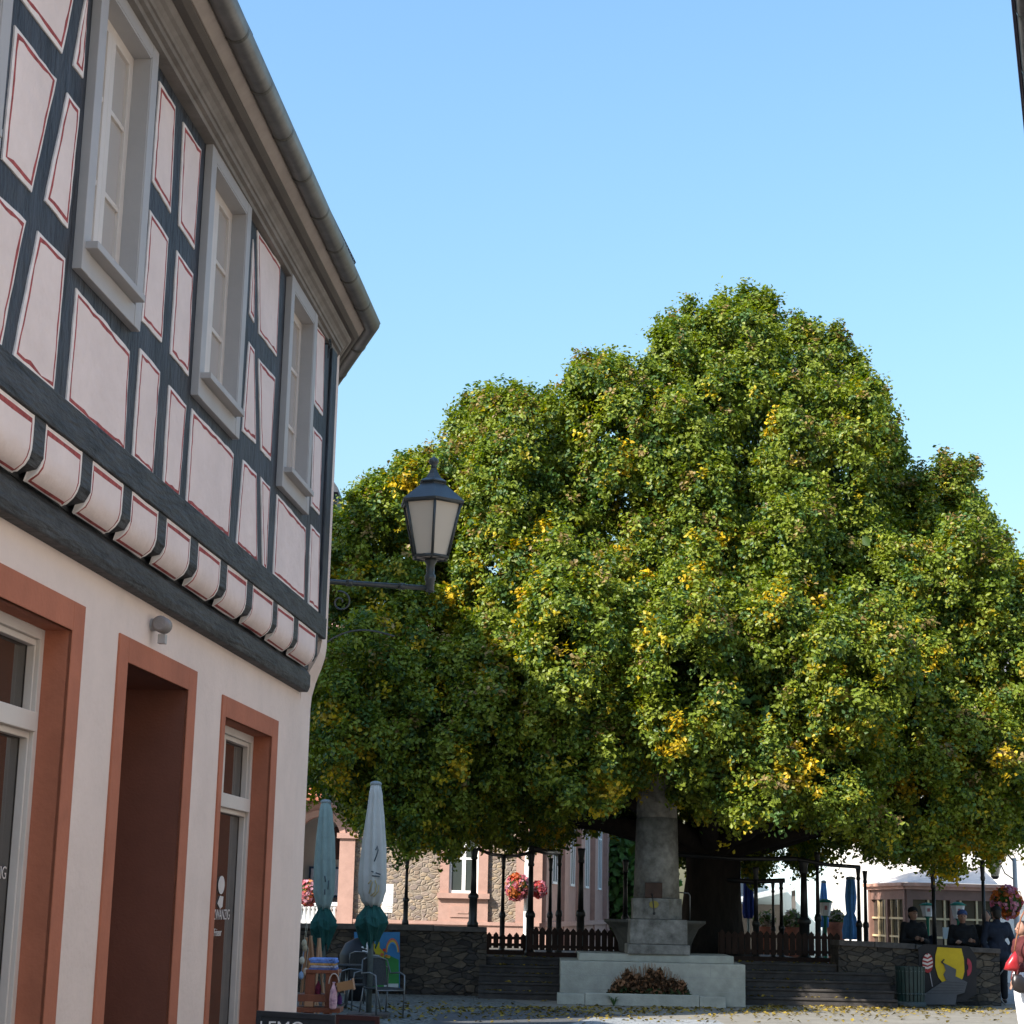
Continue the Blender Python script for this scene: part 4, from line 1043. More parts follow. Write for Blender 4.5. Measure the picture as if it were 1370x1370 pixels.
b.box(xa, xa + .14, -.34, 0, 0, zf - .02, 0, PT); b.box(xb - .14, xb, -.34, 0, 0, zf - .03, 0, PT)
b.build('trough_kerb', PLINTHSTONE, pl_, bevel=.012)
b = MB(); b.box(xa + .1, xb - .1, -.36, -.01, .02, zf - .05, 0, PT); b.build('soil', plain('soil', (.05, .035, .025), .95), pl_)
# dried heather mound in the trough
hn = 5200
hx = rng.uniform(-1, 1, hn); hz = rng.uniform(0, 1, hn) ** .8; hy = rng.uniform(-1, 1, hn)
msk = hx ** 2 + hz ** 2 < 1; hx, hz, hy = hx[msk], hz[msk], hy[msk]
cx = pxx(868, 1320, 34.1); hw = (pxx(925, 1320, 34.1) - pxx(815, 1320, 34.1)) / 2; hh = at(868, 1297, 34.1)[2] - zf + .05
Pp = np.array([PT(cx + x * hw, -.2 + y * .22, zf - .06 + z * hh * (.86 + .16 * math.sin(x * 9) + .12 * math.sin(x * 23 + 1))) for x, y, z in zip(hx, hy, hz)])
tcol = np.where(rng.random((len(Pp), 1)) < .35, np.array([[.24, .12, .06]]), np.array([[.07, .04, .02]])) * rng.uniform(.6, 1.3, (len(Pp), 1))
tcol[(hz < .35) & (rng.random(len(Pp)) < .5)] = [.03, .05, .015]
plant = thing('dried_heather', 'brown dried heather mound growing in the trough of the pale plinth', 'plant', PT(cx, -.2, zf - .05))
leafcloud('foliage', Pp, rng.normal(size=(len(Pp), 3)), .06, tcol, DRYLEAF, plant, plant['_o'], aspect=1.6)
b = MB()
for k in range(170):
    x, y = random.uniform(-.9, .9), random.uniform(-.8, .8); q = PT(cx + x * hw * .8, -.2 + y * .15, zf - .06); tip = PT(cx + x * hw, -.2 + y * .22, zf - .06 + hh * math.sqrt(max(.05, 1 - x * x)) * random.uniform(.75, 1.3)); b.tube([q, (q + tip) / 2 + np.array([random.uniform(-.03, .03), 0, .03]), tip], .004, 4)
b.build('stems', plain('dry_stem', (.22, .12, .06)), plant)
# weed at the kerb
def grass_tuft(loc, n, h, cols, name, label, cat='plant'):
    b = MB()
    for k in range(n):
        a = random.uniform(0, 6.28); l = h * random.uniform(.5, 1); q = np.array(loc, float); o = np.array([math.cos(a), math.sin(a), 0])
        w_ = np.array([-o[1], o[0], 0]) * .012
        p1 = q + o * l * .35 + np.array([0, 0, l * .7]); p2 = q + o * l * .8 + np.array([0, 0, l * .85])
        b.add([q - w_, q + w_, p1 + w_ * .8, p2, p1 - w_ * .8], [(0, 1, 2, 4), (4, 2, 3)])
    o = b.build(name, cols, loc=loc, recalc=False); return tag(o, label, cat)
grass_tuft(PT(pxx(822, 1352, 33.8), -.56, 0), 26, .26, plain('weed_green', (.06, .12, .03)), 'weed_tuft', 'small green weed growing at the foot of the plinth trough')

# fountain column
CY = 35.25
fo = thing('fountain_column', 'weathered grey stone fountain column with round basin, bronze plate and iron spout', 'fountain', (at(878, 1276, CY)[0], CY, zt4))
fx = fo.location.x
zz_ = lambda py, Y=CY: at(878, py, Y)[2]
wpx = lambda n: n / FPX * CY * 1.025
b = MB(); hwid = wpx(78) / 2; b.box(fx - hwid, fx + hwid, CY - hwid, CY + hwid, zt4, zz_(1263)); b.build('foot_block', COLUMNSTONE, fo, bevel=.02)
hwid = wpx(72) / 2
b = MB(); b.box(fx - hwid, fx + hwid, CY - hwid, CY + hwid, zz_(1263) + .004, zz_(1230)); b.build('pedestal', COLUMNSTONE, fo, bevel=.015)
b = MB(); b.lathe((fx, CY, 0), [(wpx(64) / 2 * 1.06, zz_(1230) + .004), (wpx(64) / 2 * 1.06, zz_(1202))], 8, smooth=False, rot=math.pi / 8); b.build('drum', COLUMNSTONE, fo, bevel=.012)
b = MB(); b.lathe((fx, CY, 0), [(wpx(59) / 2, zz_(1202) + .004), (wpx(56) / 2, zz_(1150)), (wpx(53) / 2, zz_(1095))], 28); b.build('shaft', COLUMNSTONE, fo)
b = MB(); b.lathe((fx, CY, 0), [(wpx(52.4) / 2, zz_(1095) + .006), (wpx(51) / 2, zz_(1050)), (wpx(48) / 2, zz_(1000)), (wpx(46) / 2, zz_(960)), (.05, zz_(940))], 28); b.build('upper_shaft', COLUMNSTONE, fo)
bz = zz_(1231); by = CY + .72; br = wpx(132) / 2
b = MB(); b.lathe((fx + .03, by, 0), [(br * .70, zt4), (br * .72, zt4 + .18), (br * .76, bz - .35), (br * .86, bz - .16), (br * .97, bz - .07), (br, bz - .05), (br, bz), (br * .9, bz), (br * .85, bz - .12), (br * .3, bz - .16)], 36); b.build('basin', mat('basin_stone', (.075, .07, .06), .9, .4, 4, .5, 30, blotch=.5, blotchc=(.04, .038, .032)), fo)
fr_ = CY - wpx(57) / 2 - .02
b = MB(); q0, q1 = at(863, 1201, fr_), at(886, 1181, fr_); b.box(q0[0], q1[0], fr_ - .02, fr_ + .06, q0[2], q1[2]); b.build('bronze_plate', BRONZE, fo, bevel=.005)
q0, q1 = at(869, 1215, fr_ - .06), at(881, 1205, fr_ - .06)
b = MB(); b.prism([((q0[0] + q1[0]) / 2 + .09 * math.cos(a), fr_ - .055, (q0[2] + q1[2]) / 2 + .07 * math.sin(a)) for a in np.linspace(0, 2 * math.pi, 16, endpoint=False)], (0, .06, 0)); b.build('yellow_plaque', YELLOWPL, fo)
q = at(872, 1196, fr_ - .02); e = at(875, 1222, fr_ - .16)
b = MB(); b.tube([q, q + np.array([0, -.10, -.02]), (q + e) / 2 + np.array([0, -.10, 0]), e + np.array([0, 0, .03]), e], .012, 8); b.ball(e, .028); b.build('spout', IRON, fo)
q = at(923, 1231, CY + .1); qq = at(923, 1195, CY + .1); q3 = at(909, 1194, CY + .1)
b = MB(); b.tube([q, qq + np.array([0, 0, -.04]), qq + np.array([-.03, 0, 0]), q3], .012, 8); b.build('water_pipe', ALU, fo)

# ================================================================== FENCES, POSTS
def picket_fence(label, A, B, ztop, zbase=TZ):
    A = np.array([*A, 0.]); B = np.array([*B, 0.]); u_ = B - A; L_ = np.linalg.norm(u_); u_ /= L_; n_ = np.array([-u_[1], u_[0], 0])
    T = lambda x, y, z: A + u_ * x + n_ * y + np.array([0, 0, z])
    t = thing('picket_fence', label, 'fence', (A + B) / 2 + np.array([0, 0, zbase]))
    b = MB(); n = int(L_ / .125)
    for k in range(n):
        x = L_ * (k + .5) / n; w_ = .053; zt = ztop + random.uniform(-.012, .012); z0 = zbase + .13
        b.prism([T(x - w_, 0, z0), T(x + w_, 0, z0), T(x + w_, 0, zt - .06), T(x, 0, zt), T(x - w_, 0, zt - .06)], n_ * .022)
    b.build('pickets', FENCEWOOD, t)
    for z in (zbase + .17, ztop - .14):
        b = MB(); b.box(0, L_, .024, .07, z, z + .06, 0, T); b.build('rail', FENCEWOOD, t)
    b = MB()
    b.box(0, L_, .0, .09, zbase, zbase + .09, 0, T); b.build('kerb_board', FENCEWOOD, t)
    m = max(2, int(L_ / 1.5) + 1)
    for k in range(m):
        x = .04 + (L_ - .08) * k / (m - 1); b = MB(); b.box(x - .04, x + .04, .074, .154, zbase, ztop - .05, 0, T); b.build('fence_post', FENCEWOOD, t)
    return t
fA0, fA1 = at(650, 1247, 38.4), at(705, 1247, 38.4); fB0, fB1 = at(705, 1240, 37.3), at(846, 1241, 37.3); fC0, fC1 = at(962, 1244, 37.7), at(1124, 1246, 37.7)
picket_fence('short low picket fence set back between the stone wall and the longer fence', (fA0[0], 38.4), (fA1[0], 38.4), fA0[2])
picket_fence('long dark picket fence above the steps left of the fountain column', (fB0[0], 37.3), (fB1[0], 37.3), fB0[2])
picket_fence('dark picket fence right of the trunk, with a sunlit orange patch', (fC0[0], 37.7), (fC1[0], 37.7), fC0[2])

post_tops = {}
GP = 'iron posts propping the linden branches'
def prop_post(px, pyb, pyt, Y, label, r=.05, zbase=TZ):
    x, _, zt = at(px, pyt, Y); z0 = zbase
    t = thing('support_post', label, 'post', (x, Y, z0), GP)
    H = zt - z0; r = r * .74
    b = MB(); b.lathe((x, Y, z0), [(r * 2.0, 0), (r * 2.0, .08), (r * 1.5, .12), (r * 1.45, H * .36), (r * 1.9, H * .37), (r * 1.9, H * .40), (r * 1.2, H * .43)], 12); b.build('base', IRON, t)
    b = MB(); b.lathe((x, Y, z0), [(r * 1.1, H * .43), (r * .85, H * .86)], 12); b.build('shaft', IRON, t)
    b = MB(); b.lathe((x, Y, z0), [(r * 1.1, H * .86), (r * 1.3, H * .88), (r * 1.0, H * .90), (r * 1.4, H * .97), (r * 1.6, H)], 12); b.build('capital', IRON, t)
    post_tops[px] = np.array([x, Y, zt]); return t
for a in [(545, 1240, 1150, 36.6, 'slim iron post left of the white window, standing on the stone wall', .045, lz - .01), (635, 1262, 1135, 36.6, 'stout iron post in front of the white window on the stone wall', .075, lz - .01),
          (674, 1250, 1145, 39.2, 'iron post right of the white window, left of the flower basket', .05), (711, 1240, 1140, 38.2, 'stout iron post just right of the white flower pole', .075),
          (737, 1240, 1148, 41, 'slim knobbed iron post right of the flower basket, in front of the sandstone corner', .05), (749, 1240, 1140, 40, 'second iron post right of the flower basket, a touch thicker', .055), (778, 1240, 1135, 38.6, 'iron post in the middle of the sandstone side wall', .075),
          (837, 1240, 1150, 39, 'iron post close to the left side of the fountain column', .06), (1011, 1250, 1160, 38.4, 'iron post beside the deep blue parasol', .06), (1034, 1250, 1180, 40, 'thin iron post left of a close pair under the lean-to roof', .04),
          (1045, 1250, 1175, 39, 'iron post of the close pair, right of its thinner neighbour', .05), (1075, 1250, 1150, 38.3, 'broad iron post in front of the dark lean-to', .10), (1093, 1250, 1140, 38.6, 'iron post left of the sunlit fence patch and the pale blue wall', .055),
          (1148, 1256, 1160, 38.8, 'iron post touching the light blue parasol', .05), (1157, 1258, 1165, 40.2, 'iron post between the light blue parasol and the cafe pavilion', .05)]:
    prop_post(*a)
prop_post(1248, 1262, 1165, 38.6, 'iron post in front of the pavilion next to the first green lantern', .06, 0); prop_post(1314, 1262, 1152, 38.2, 'brown iron post in front of the right end of the pavilion', .055, 0)
GB = 'iron rails linking the posts under the linden'
def rail(p, q, label, r=.035):
    b = MB(); b.tube([p, (p + q) / 2 + np.array([0, 0, -.04]), q], r, 8); o = b.build('support_rail', IRON, loc=tuple((p + q) / 2)); tag(o, label, 'rail', GB)
rail(at(640, 1136, 37.5), post_tops[674] , 'thin sagging rail from the stout left post to the next iron post')
rail(post_tops[674], post_tops[711], 'short rail ending at the stout post right of the flower pole')
rail(post_tops[711] + [0, 0, .08], post_tops[749], 'thick rail right of the flower pole, above the sandstone corner', .06)
rail(at(905, 1143, 38), at(1066, 1149, 38), 'long rail running across the trunk to the broad iron post', .045)
rail(at(1066, 1149, 38), at(1150, 1160, 38.6), 'rail from the broad iron post towards the light blue parasol', .04)
rail(at(962, 1176, 38.9), at(1050, 1178, 38.9), 'short rail right of the trunk above the deep blue parasol', .05)

# ================================================================== LINDEN TREE
tx, _, tz_ = at(948, 1250, 39.3)
tree = thing('linden_tree', 'huge old linden with a domed green crown turning yellow, standing behind the fountain', 'tree', (tx, 39.3, TZ))
b = MB(); segs = 22; prof = [(1.05, 0), (.86, .12), (.72, .35), (.62, .8), (.58, 1.5), (.56, 2.1), (.60, 2.5), (.50, 3.0), (.40, 4.0), (.30, 6), (.18, 8.5), (.06, 11)]
vs = []
for r_, z in prof:
    for k in range(segs):
        th = 2 * math.pi * k / segs; rr = r_ * (1 + .10 * math.sin(3 * th + z) + .06 * math.sin(7 * th + 2 * z) * (1.5 if z < .5 else 1))
        vs.append((tx + rr * math.cos(th) + .03 * z * math.sin(z), 39.3 + rr * math.sin(th), TZ + z))
fs = [(i * segs + k, i * segs + (k + 1) % segs, (i + 1) * segs + (k + 1) % segs, (i + 1) * segs + k) for i in range(len(prof) - 1) for k in range(segs)]
b.add(vs, fs, 0, True); b.build('trunk', BARK, tree)
def limb(pts, r0, r1, name='limb'):
    b = MB(); P_ = np.array(pts, float); t = np.linspace(0, len(P_) - 1, 14); Q = []
    for q in t:
        i = min(int(q), len(P_) - 2); f = q - i; f = f * f * (3 - 2 * f) * .5 + f * .5
        Q.append(P_[i] * (1 - f) + P_[i + 1] * f + rng.normal(0, .03, 3) * (0 < q < len(P_) - 1))
    b.tube(Q, np.linspace(r0, r1, 14), 8); return b.build(name, BARK, tree)
c0 = np.array([tx, 39.3, TZ + 2.2])
for ang, ln, rise in ((185, 6.2, .35), (160, 5.2, 1.2), (205, 6.5, 1.0), (228, 4.2, .9), (265, 3.4, .8), (300, 4.8, .6), (335, 6.0, .5), (2, 6.6, .3), (25, 5.5, 1.2), (60, 5, 1), (110, 5, 1)):
    a = R(ang); dv = np.array([math.cos(a), math.sin(a), 0])
    limb([c0, c0 + dv * ln * .35 + [0, 0, .55], c0 + dv * ln * .7 + [0, 0, .55 + rise * .4], c0 + dv * ln + [0, 0, .5 + rise]], .26, .06)
for ang, ln, z0, rise in ((170, 4.5, 3.2, 3), (215, 4, 3.5, 3.5), (330, 4.6, 3.4, 3), (10, 4.8, 3.2, 3.2), (80, 4, 3.6, 3), (260, 3, 4, 4), (150, 3, 5, 4), (300, 2.6, 5.4, 4), (40, 3, 5, 4)):
    a = R(ang); dv = np.array([math.cos(a), math.sin(a), 0]); c1 = np.array([tx, 39.3, TZ + z0])
    limb([c1, c1 + dv * ln * .4 + [0, 0, rise * .35], c1 + dv * ln + [0, 0, rise]], .2, .04)

# crown: lobes of foliage (pixel centre, pixel radii, depth, depth radius in metres)
LOB = [(1000, 790, 215, 330, 39.5, 4.6), (860, 720, 140, 250, 38.0, 3.6), (800, 660, 100, 190, 38.6, 2.8), (675, 770, 120, 235, 38.2, 3.4), (540, 840, 125, 215, 37.6, 3.2),
       (455, 910, 95, 225, 37.4, 2.8), (1112, 735, 100, 250, 38.6, 3.2), (1262, 850, 88, 240, 38.0, 3.0), (1345, 930, 85, 205, 38.2, 3.0),
       (945, 600, 88, 192, 39.6, 2.6), (1062, 590, 85, 198, 39.4, 2.6), (985, 650, 130, 220, 38.6, 3.0),
       (600, 985, 150, 140, 35.4, 2.8), (770, 940, 140, 160, 34.8, 2.6), (960, 930, 140, 165, 34.7, 2.6), (1100, 960, 110, 150, 34.6, 2.5), (1210, 1020, 130, 140, 36.2, 2.4), (490, 985, 90, 115, 35.4, 2.4), (1320, 1030, 85, 120, 36.6, 2.2), (875, 965, 75, 95, 33.6, 1.2), (1010, 1020, 110, 80, 33.7, 1.6), (800, 1030, 70, 60, 35, 1.3),
       (880, 850, 110, 170, 35.9, 2.2), (1050, 800, 120, 190, 36.4, 2.2), (730, 820, 100, 160, 36.2, 2.2), (1190, 860, 90, 170, 36.6, 2.2),
       (700, 1050, 130, 95, 40, 3.5), (1000, 1080, 170, 100, 40.5, 3.2), (1230, 1080, 120, 85, 40, 3.2), (860, 1040, 140, 90, 41, 3.0), (560, 1060, 100, 75, 39, 2.6), (1100, 1045, 62, 70, 34.4, 1.2), (1400, 1010, 70, 150, 38, 2.5)]
lc_, lr_ = [], []
for (px, py, rx, rz_, Y, ry) in LOB:
    lc_.append(at(px, py, Y)); s = Y * 1.03 / FPX; lr_.append((rx * s, ry, rz_ * s))
lc_, lr_ = np.array(lc_), np.array(lr_) - np.array([.30, .2, .34])
nb0 = len(lc_)
bl_c, bl_r = [], []
ox_ = [400, 440, 480, 520, 580, 592, 640, 720, 760, 795, 815, 832, 860, 920, 970, 1000, 1030, 1055, 1110, 1150, 1180, 1200, 1212, 1250, 1300, 1328, 1340, 1358, 1400]
oy_ = [690, 668, 645, 622, 592, 545, 522, 527, 495, 463, 470, 490, 450, 402, 380, 395, 395, 382, 430, 460, 510, 560, 600, 605, 612, 650, 705, 718, 760]
for px, py in ((455, 690), (490, 664), (530, 640), (566, 622), (606, 560), (640, 545), (680, 548), (722, 548), (762, 515), (796, 485), (852, 474), (885, 440), (925, 424), (970, 402), (1000, 416), (1030, 414), (1057, 404), (1092, 438), (1122, 462), (1150, 486), (1172, 525), (1190, 580), (1228, 626), (1262, 626), (1300, 640), (1318, 680), (1345, 738), (1372, 775)):
    bl_c.append(at(px, py + 34, 38.8)); bl_r.append(np.array([.62, .9, 1.1]))
for li in range(nb0):
    n = max(3, int((lr_[li][0] * lr_[li][2]) * 1.5))
    for _ in range(n):
        dv = rng.normal(size=3); dv[1] = -abs(dv[1]); dv /= np.linalg.norm(dv)
        p = lc_[li] + dv * lr_[li] * .93
        if any(np.linalg.norm((p - lc_[lj]) / lr_[lj]) < .85 for lj in range(nb0) if lj != li): continue
        bl_c.append(p); q_ = rng.uniform(.45, .85); bl_r.append(np.array([q_, q_, q_ * rng.uniform(1.3, 1.9)]))
lr_ = lr_ - np.array([.16, .16, .16])
lc_ = np.concatenate([lc_, np.array(bl_c)]); lr_ = np.concatenate([lr_, np.array(bl_r)])
bx_ = [380, 410, 470, 540, 640, 700, 780, 850, 900, 960, 1050, 1100, 1180, 1250, 1330, 1370, 1480]
by_ = [1035, 1065, 1095, 1145, 1138, 1125, 1095, 1062, 1066, 1100, 1112, 1105, 1160, 1180, 1158, 1120, 1100]
bkx_, bky_ = [400, 640, 780, 850, 1000, 1160, 1250, 1370], [1075, 1115, 1122, 1140, 1158, 1158, 1160, 1110]
cent, cdir, crad, cdep = [], [], [], []
for li in range(len(lc_)):
    area = 4 * math.pi * ((lr_[li][0] * lr_[li][1] * lr_[li][2]) ** (2 / 3))
    n = int(area * 4.2)
    dv = rng.normal(size=(n, 3)); dv /= np.linalg.norm(dv, axis=1, keepdims=True)
    rad = np.where(rng.random(n) < .78, rng.uniform(.84, 1.05, n), rng.uniform(.5, .84, n))[:, None]
    p = lc_[li] + dv * lr_[li] * rad
    nrm = dv / lr_[li]; nrm /= np.linalg.norm(nrm, axis=1, keepdims=True)
    keep = np.ones(n, bool)
    for lj in range(len(lc_)):
        if lj == li: continue
        q = np.linalg.norm((p - lc_[lj]) / lr_[lj], axis=1); keep &= q > .78
    keep &= (nrm[:, 1] < .35) | (rng.random(n) < .45)
    fd = (p - CAM) @ FW; ppx = 685 + FPX * ((p - CAM) @ RT) / fd; ppy = 685 - FPX * ((p - CAM) @ UP) / fd
    keep &= (ppy < np.interp(ppx, bx_, by_) - 14) | ((p[:, 1] > 39.5) & (ppy < np.interp(ppx, bkx_, bky_)))
    keep &= p[:, 2] > 2.4
    crl = rng.uniform(.20, .46, n)
    for dx_ in (-.6, 0, .6): keep &= ppy - crl * 52 > np.interp(ppx + dx_ * crl * 62, ox_, oy_)
    edge_ = ppy - crl * 74 < np.interp(ppx, ox_, oy_) + 45; crl = np.where(edge_, crl * .8, crl)
    cent.append(p[keep]); cdir.append(nrm[keep]); crad.append(crl[keep]); 
fillp = []
for li in range(len(LOB)):
    n = int(lr_[li].prod() * 4.19 * .55)
    dv = rng.normal(size=(n, 3)); dv /= np.linalg.norm(dv, axis=1, keepdims=True)
    p = lc_[li] + dv * lr_[li] * (rng.uniform(0, 1, (n, 1)) ** (1 / 3)) * .84
    fd = (p - CAM) @ FW; ppx = 685 + FPX * ((p - CAM) @ RT) / fd; ppy = 685 - FPX * ((p - CAM) @ UP) / fd
    fillp.append(p[(ppy < np.interp(ppx, bx_, by_) - 30) | ((p[:, 1] > 39.5) & (ppy < np.interp(ppx, bkx_, bky_)) & (p[:, 2] > 2.4))])
fillp = np.concatenate(fillp)
cent = np.concatenate(cent); cdir = np.concatenate(cdir); crad = np.concatenate(crad)
cdir = cdir * .8 + np.array([0, 0, .45]); cdir /= np.linalg.norm(cdir, axis=1, keepdims=True)
NS, NL = 19, 17
nc = len(cent)
back = cent[:, 1] > 41.5
reps = np.where(back, 9, NS)
ci = np.repeat(np.arange(nc), reps)
sd_ = rng.normal(size=(len(ci), 3)); sd_ /= np.linalg.norm(sd_, axis=1, keepdims=True)
sd_ = sd_ + cdir[ci] * .7; sd_ /= np.linalg.norm(sd_, axis=1, keepdims=True)
spos = cent[ci] + sd_ * (crad[ci] * rng.uniform(.45, 1.1, len(ci)))[:, None] * np.array([1, 1, 1.35])
# extra shoots sticking out of the top outline
cpx, cpy = np.array([projpx(c) for c in cent]).T
tops = np.where((cdir[:, 2] > .45) & (cent[:, 2] > 5) & (cpy < np.interp(cpx, ox_, oy_) + 62))[0]
sh = rng.choice(tops, 420); spos2, sdir2, ci2 = [], [], []
for s_ in sh:
    dvv = np.array([rng.normal(0, .3), rng.normal(0, .2), 1]); Ls = rng.uniform(.1, .5)
    for k in range(5): spos2.append(cent[s_] + dvv * (crad[s_] * .8 + Ls * k / 5) + rng.normal(0, .04, 3)); sdir2.append(dvv / np.linalg.norm(dvv)); ci2.append(s_)
spos = np.concatenate([spos, np.array(spos2)]); sd_ = np.concatenate([sd_, np.array(sdir2)]); ci = np.concatenate([ci, np.array(ci2)])
ns = len(spos)
# leaf tints: greens with yellow patches low/inside and rusty bract tips on top
def noise3(p, f, ph): return np.sin(p[:, 0] * f + ph) * np.sin(p[:, 1] * f * 1.1 + ph * 2) * np.sin(p[:, 2] * f * 1.3 + ph * 3) + .5 * np.sin(p[:, 0] * f * 2.3 + ph * 5) * np.sin(p[:, 2] * f * 2.1 + ph)
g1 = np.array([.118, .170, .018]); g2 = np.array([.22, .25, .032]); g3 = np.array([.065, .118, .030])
t = rng.random((ns, 1)); scol = g1 * (1 - t) + g2 * t
mk = rng.random(ns) < .25; scol[mk] = g3 * rng.uniform(.8, 1.2, (mk.sum(), 1))
yel_clump = (rng.random(nc) < np.interp(cent[:, 2], [4, 9, 13], [.075, .03, .006])) | ((noise3(cent, 1.7, 1.3) > .60) & (rng.random(nc) < .32) & (cent[:, 2] < 10))
ym = yel_clump[ci] & (rng.random(ns) < .55); scol[ym] = np.array([.50, .34, .016]) * rng.uniform(.7, 1.15, (ym.sum(), 1))
ym2 = rng.random(ns) < np.interp(spos[:, 2], [4, 9, 13], [.07, .04, .015]); scol[ym2] = np.array([.42, .33, .02]) * rng.uniform(.7, 1.1, (ym2.sum(), 1))
rm = (rng.random(ns) < np.where(noise3(cent, 1.1, .4)[ci] > .2, .16, .04)) & (sd_[:, 2] > .3); scol[rm] = np.array([.27, .19, .07]) * rng.uniform(.7, 1.2, (rm.sum(), 1))
li_ = np.repeat(np.arange(ns), NL)
LP = spos[li_] + rng.normal(0, .075, (len(li_), 3)) * np.array([1, 1, .9])
LN = sd_[li_] * .75 + rng.normal(0, .48, (len(li_), 3)) + np.array([0, 0, .35])
LC = scol[li_] * rng.uniform(.75, 1.25, (len(li_), 1))
# inner leaves that close the crown towards the limbs
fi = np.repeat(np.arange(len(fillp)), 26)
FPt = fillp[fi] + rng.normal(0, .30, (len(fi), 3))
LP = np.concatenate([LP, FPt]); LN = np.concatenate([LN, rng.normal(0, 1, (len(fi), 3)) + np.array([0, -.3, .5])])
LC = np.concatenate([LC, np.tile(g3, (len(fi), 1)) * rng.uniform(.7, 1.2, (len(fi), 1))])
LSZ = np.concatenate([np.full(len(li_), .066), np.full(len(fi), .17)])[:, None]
print('crown clumps', nc, 'leaves', len(LP))
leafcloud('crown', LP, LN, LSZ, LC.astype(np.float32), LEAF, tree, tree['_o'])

# fallen leaves on the paving
n = 2000
fp = []
for k in range(n):
    r_ = random.random()
    if r_ < .40: p = gz(random.gauss(760, 130), 1352 + abs(random.gauss(0, 7)) - 4); 
    elif r_ < .75: p = gz(random.uniform(1000, 1330), 1347 + abs(random.gauss(0, 6)))
    else: p = gz(random.uniform(520, 1360), random.uniform(1338, 1369))
    if p[1] > 35.2 and -.4 < p[0] < 7.2: p = np.array([p[0], random.uniform(33.2, 35.15), 0])
    if 1.0 < p[0] < 4.6 and p[1] > 33.75: p = np.array([p[0], random.uniform(32, 33.7), 0])
    if p[1] > 36.1: p = np.array([p[0], random.uniform(34, 36), 0])
    fp.append([p[0], p[1], .022])
for k in range(200): fp.append([random.uniform(-.3, 1.0) if k % 2 else random.uniform(4.7, 6.8), 35.3 + random.randint(0, 4) * .315 + random.uniform(.03, .25), 0]); fp[-1][2] = (1 + int((fp[-1][1] - 35.3) / .31)) * .15 + .015
fp = np.array(fp)
fn = rng.normal(0, .25, (len(fp), 3)) + np.array([0, 0, 1])
fc = np.where(rng.random((len(fp), 1)) < .6, np.array([[.42, .30, .05]]), np.array([[.22, .17, .05]])) * rng.uniform(.6, 1.2, (len(fp), 1))
lf = leafcloud('fallen_leaves', fp, fn, .062, fc.astype(np.float32) * .62, DRYLEAF); lf['kind'] = 'stuff'
# small tree far behind, seen in the gap by the column
bt = thing('background_tree', 'small light green tree far behind, in the gap left of the stone column', 'tree', (*at(833, 1200, 70)[:2], 0))
q = at(833, 1165, 70); n = 5000; dv = rng.normal(size=(n, 3)); dv /= np.linalg.norm(dv, axis=1, keepdims=True); pts = q + dv * np.array([2.2, 2, 2.6]) * rng.uniform(.5, 1, (n, 1))
leafcloud('crown', pts, dv + rng.normal(0, .5, (n, 3)), .25, (np.array([[.07, .14, .03]]) * rng.uniform(.6, 1.4, (n, 1))).astype(np.float32), LEAF, bt, bt['_o'])
b = MB(); b.tube([(q[0], q[1], 0), (q[0], q[1], q[2])], [.2, .1], 8); b.build('trunk', BARK, bt)

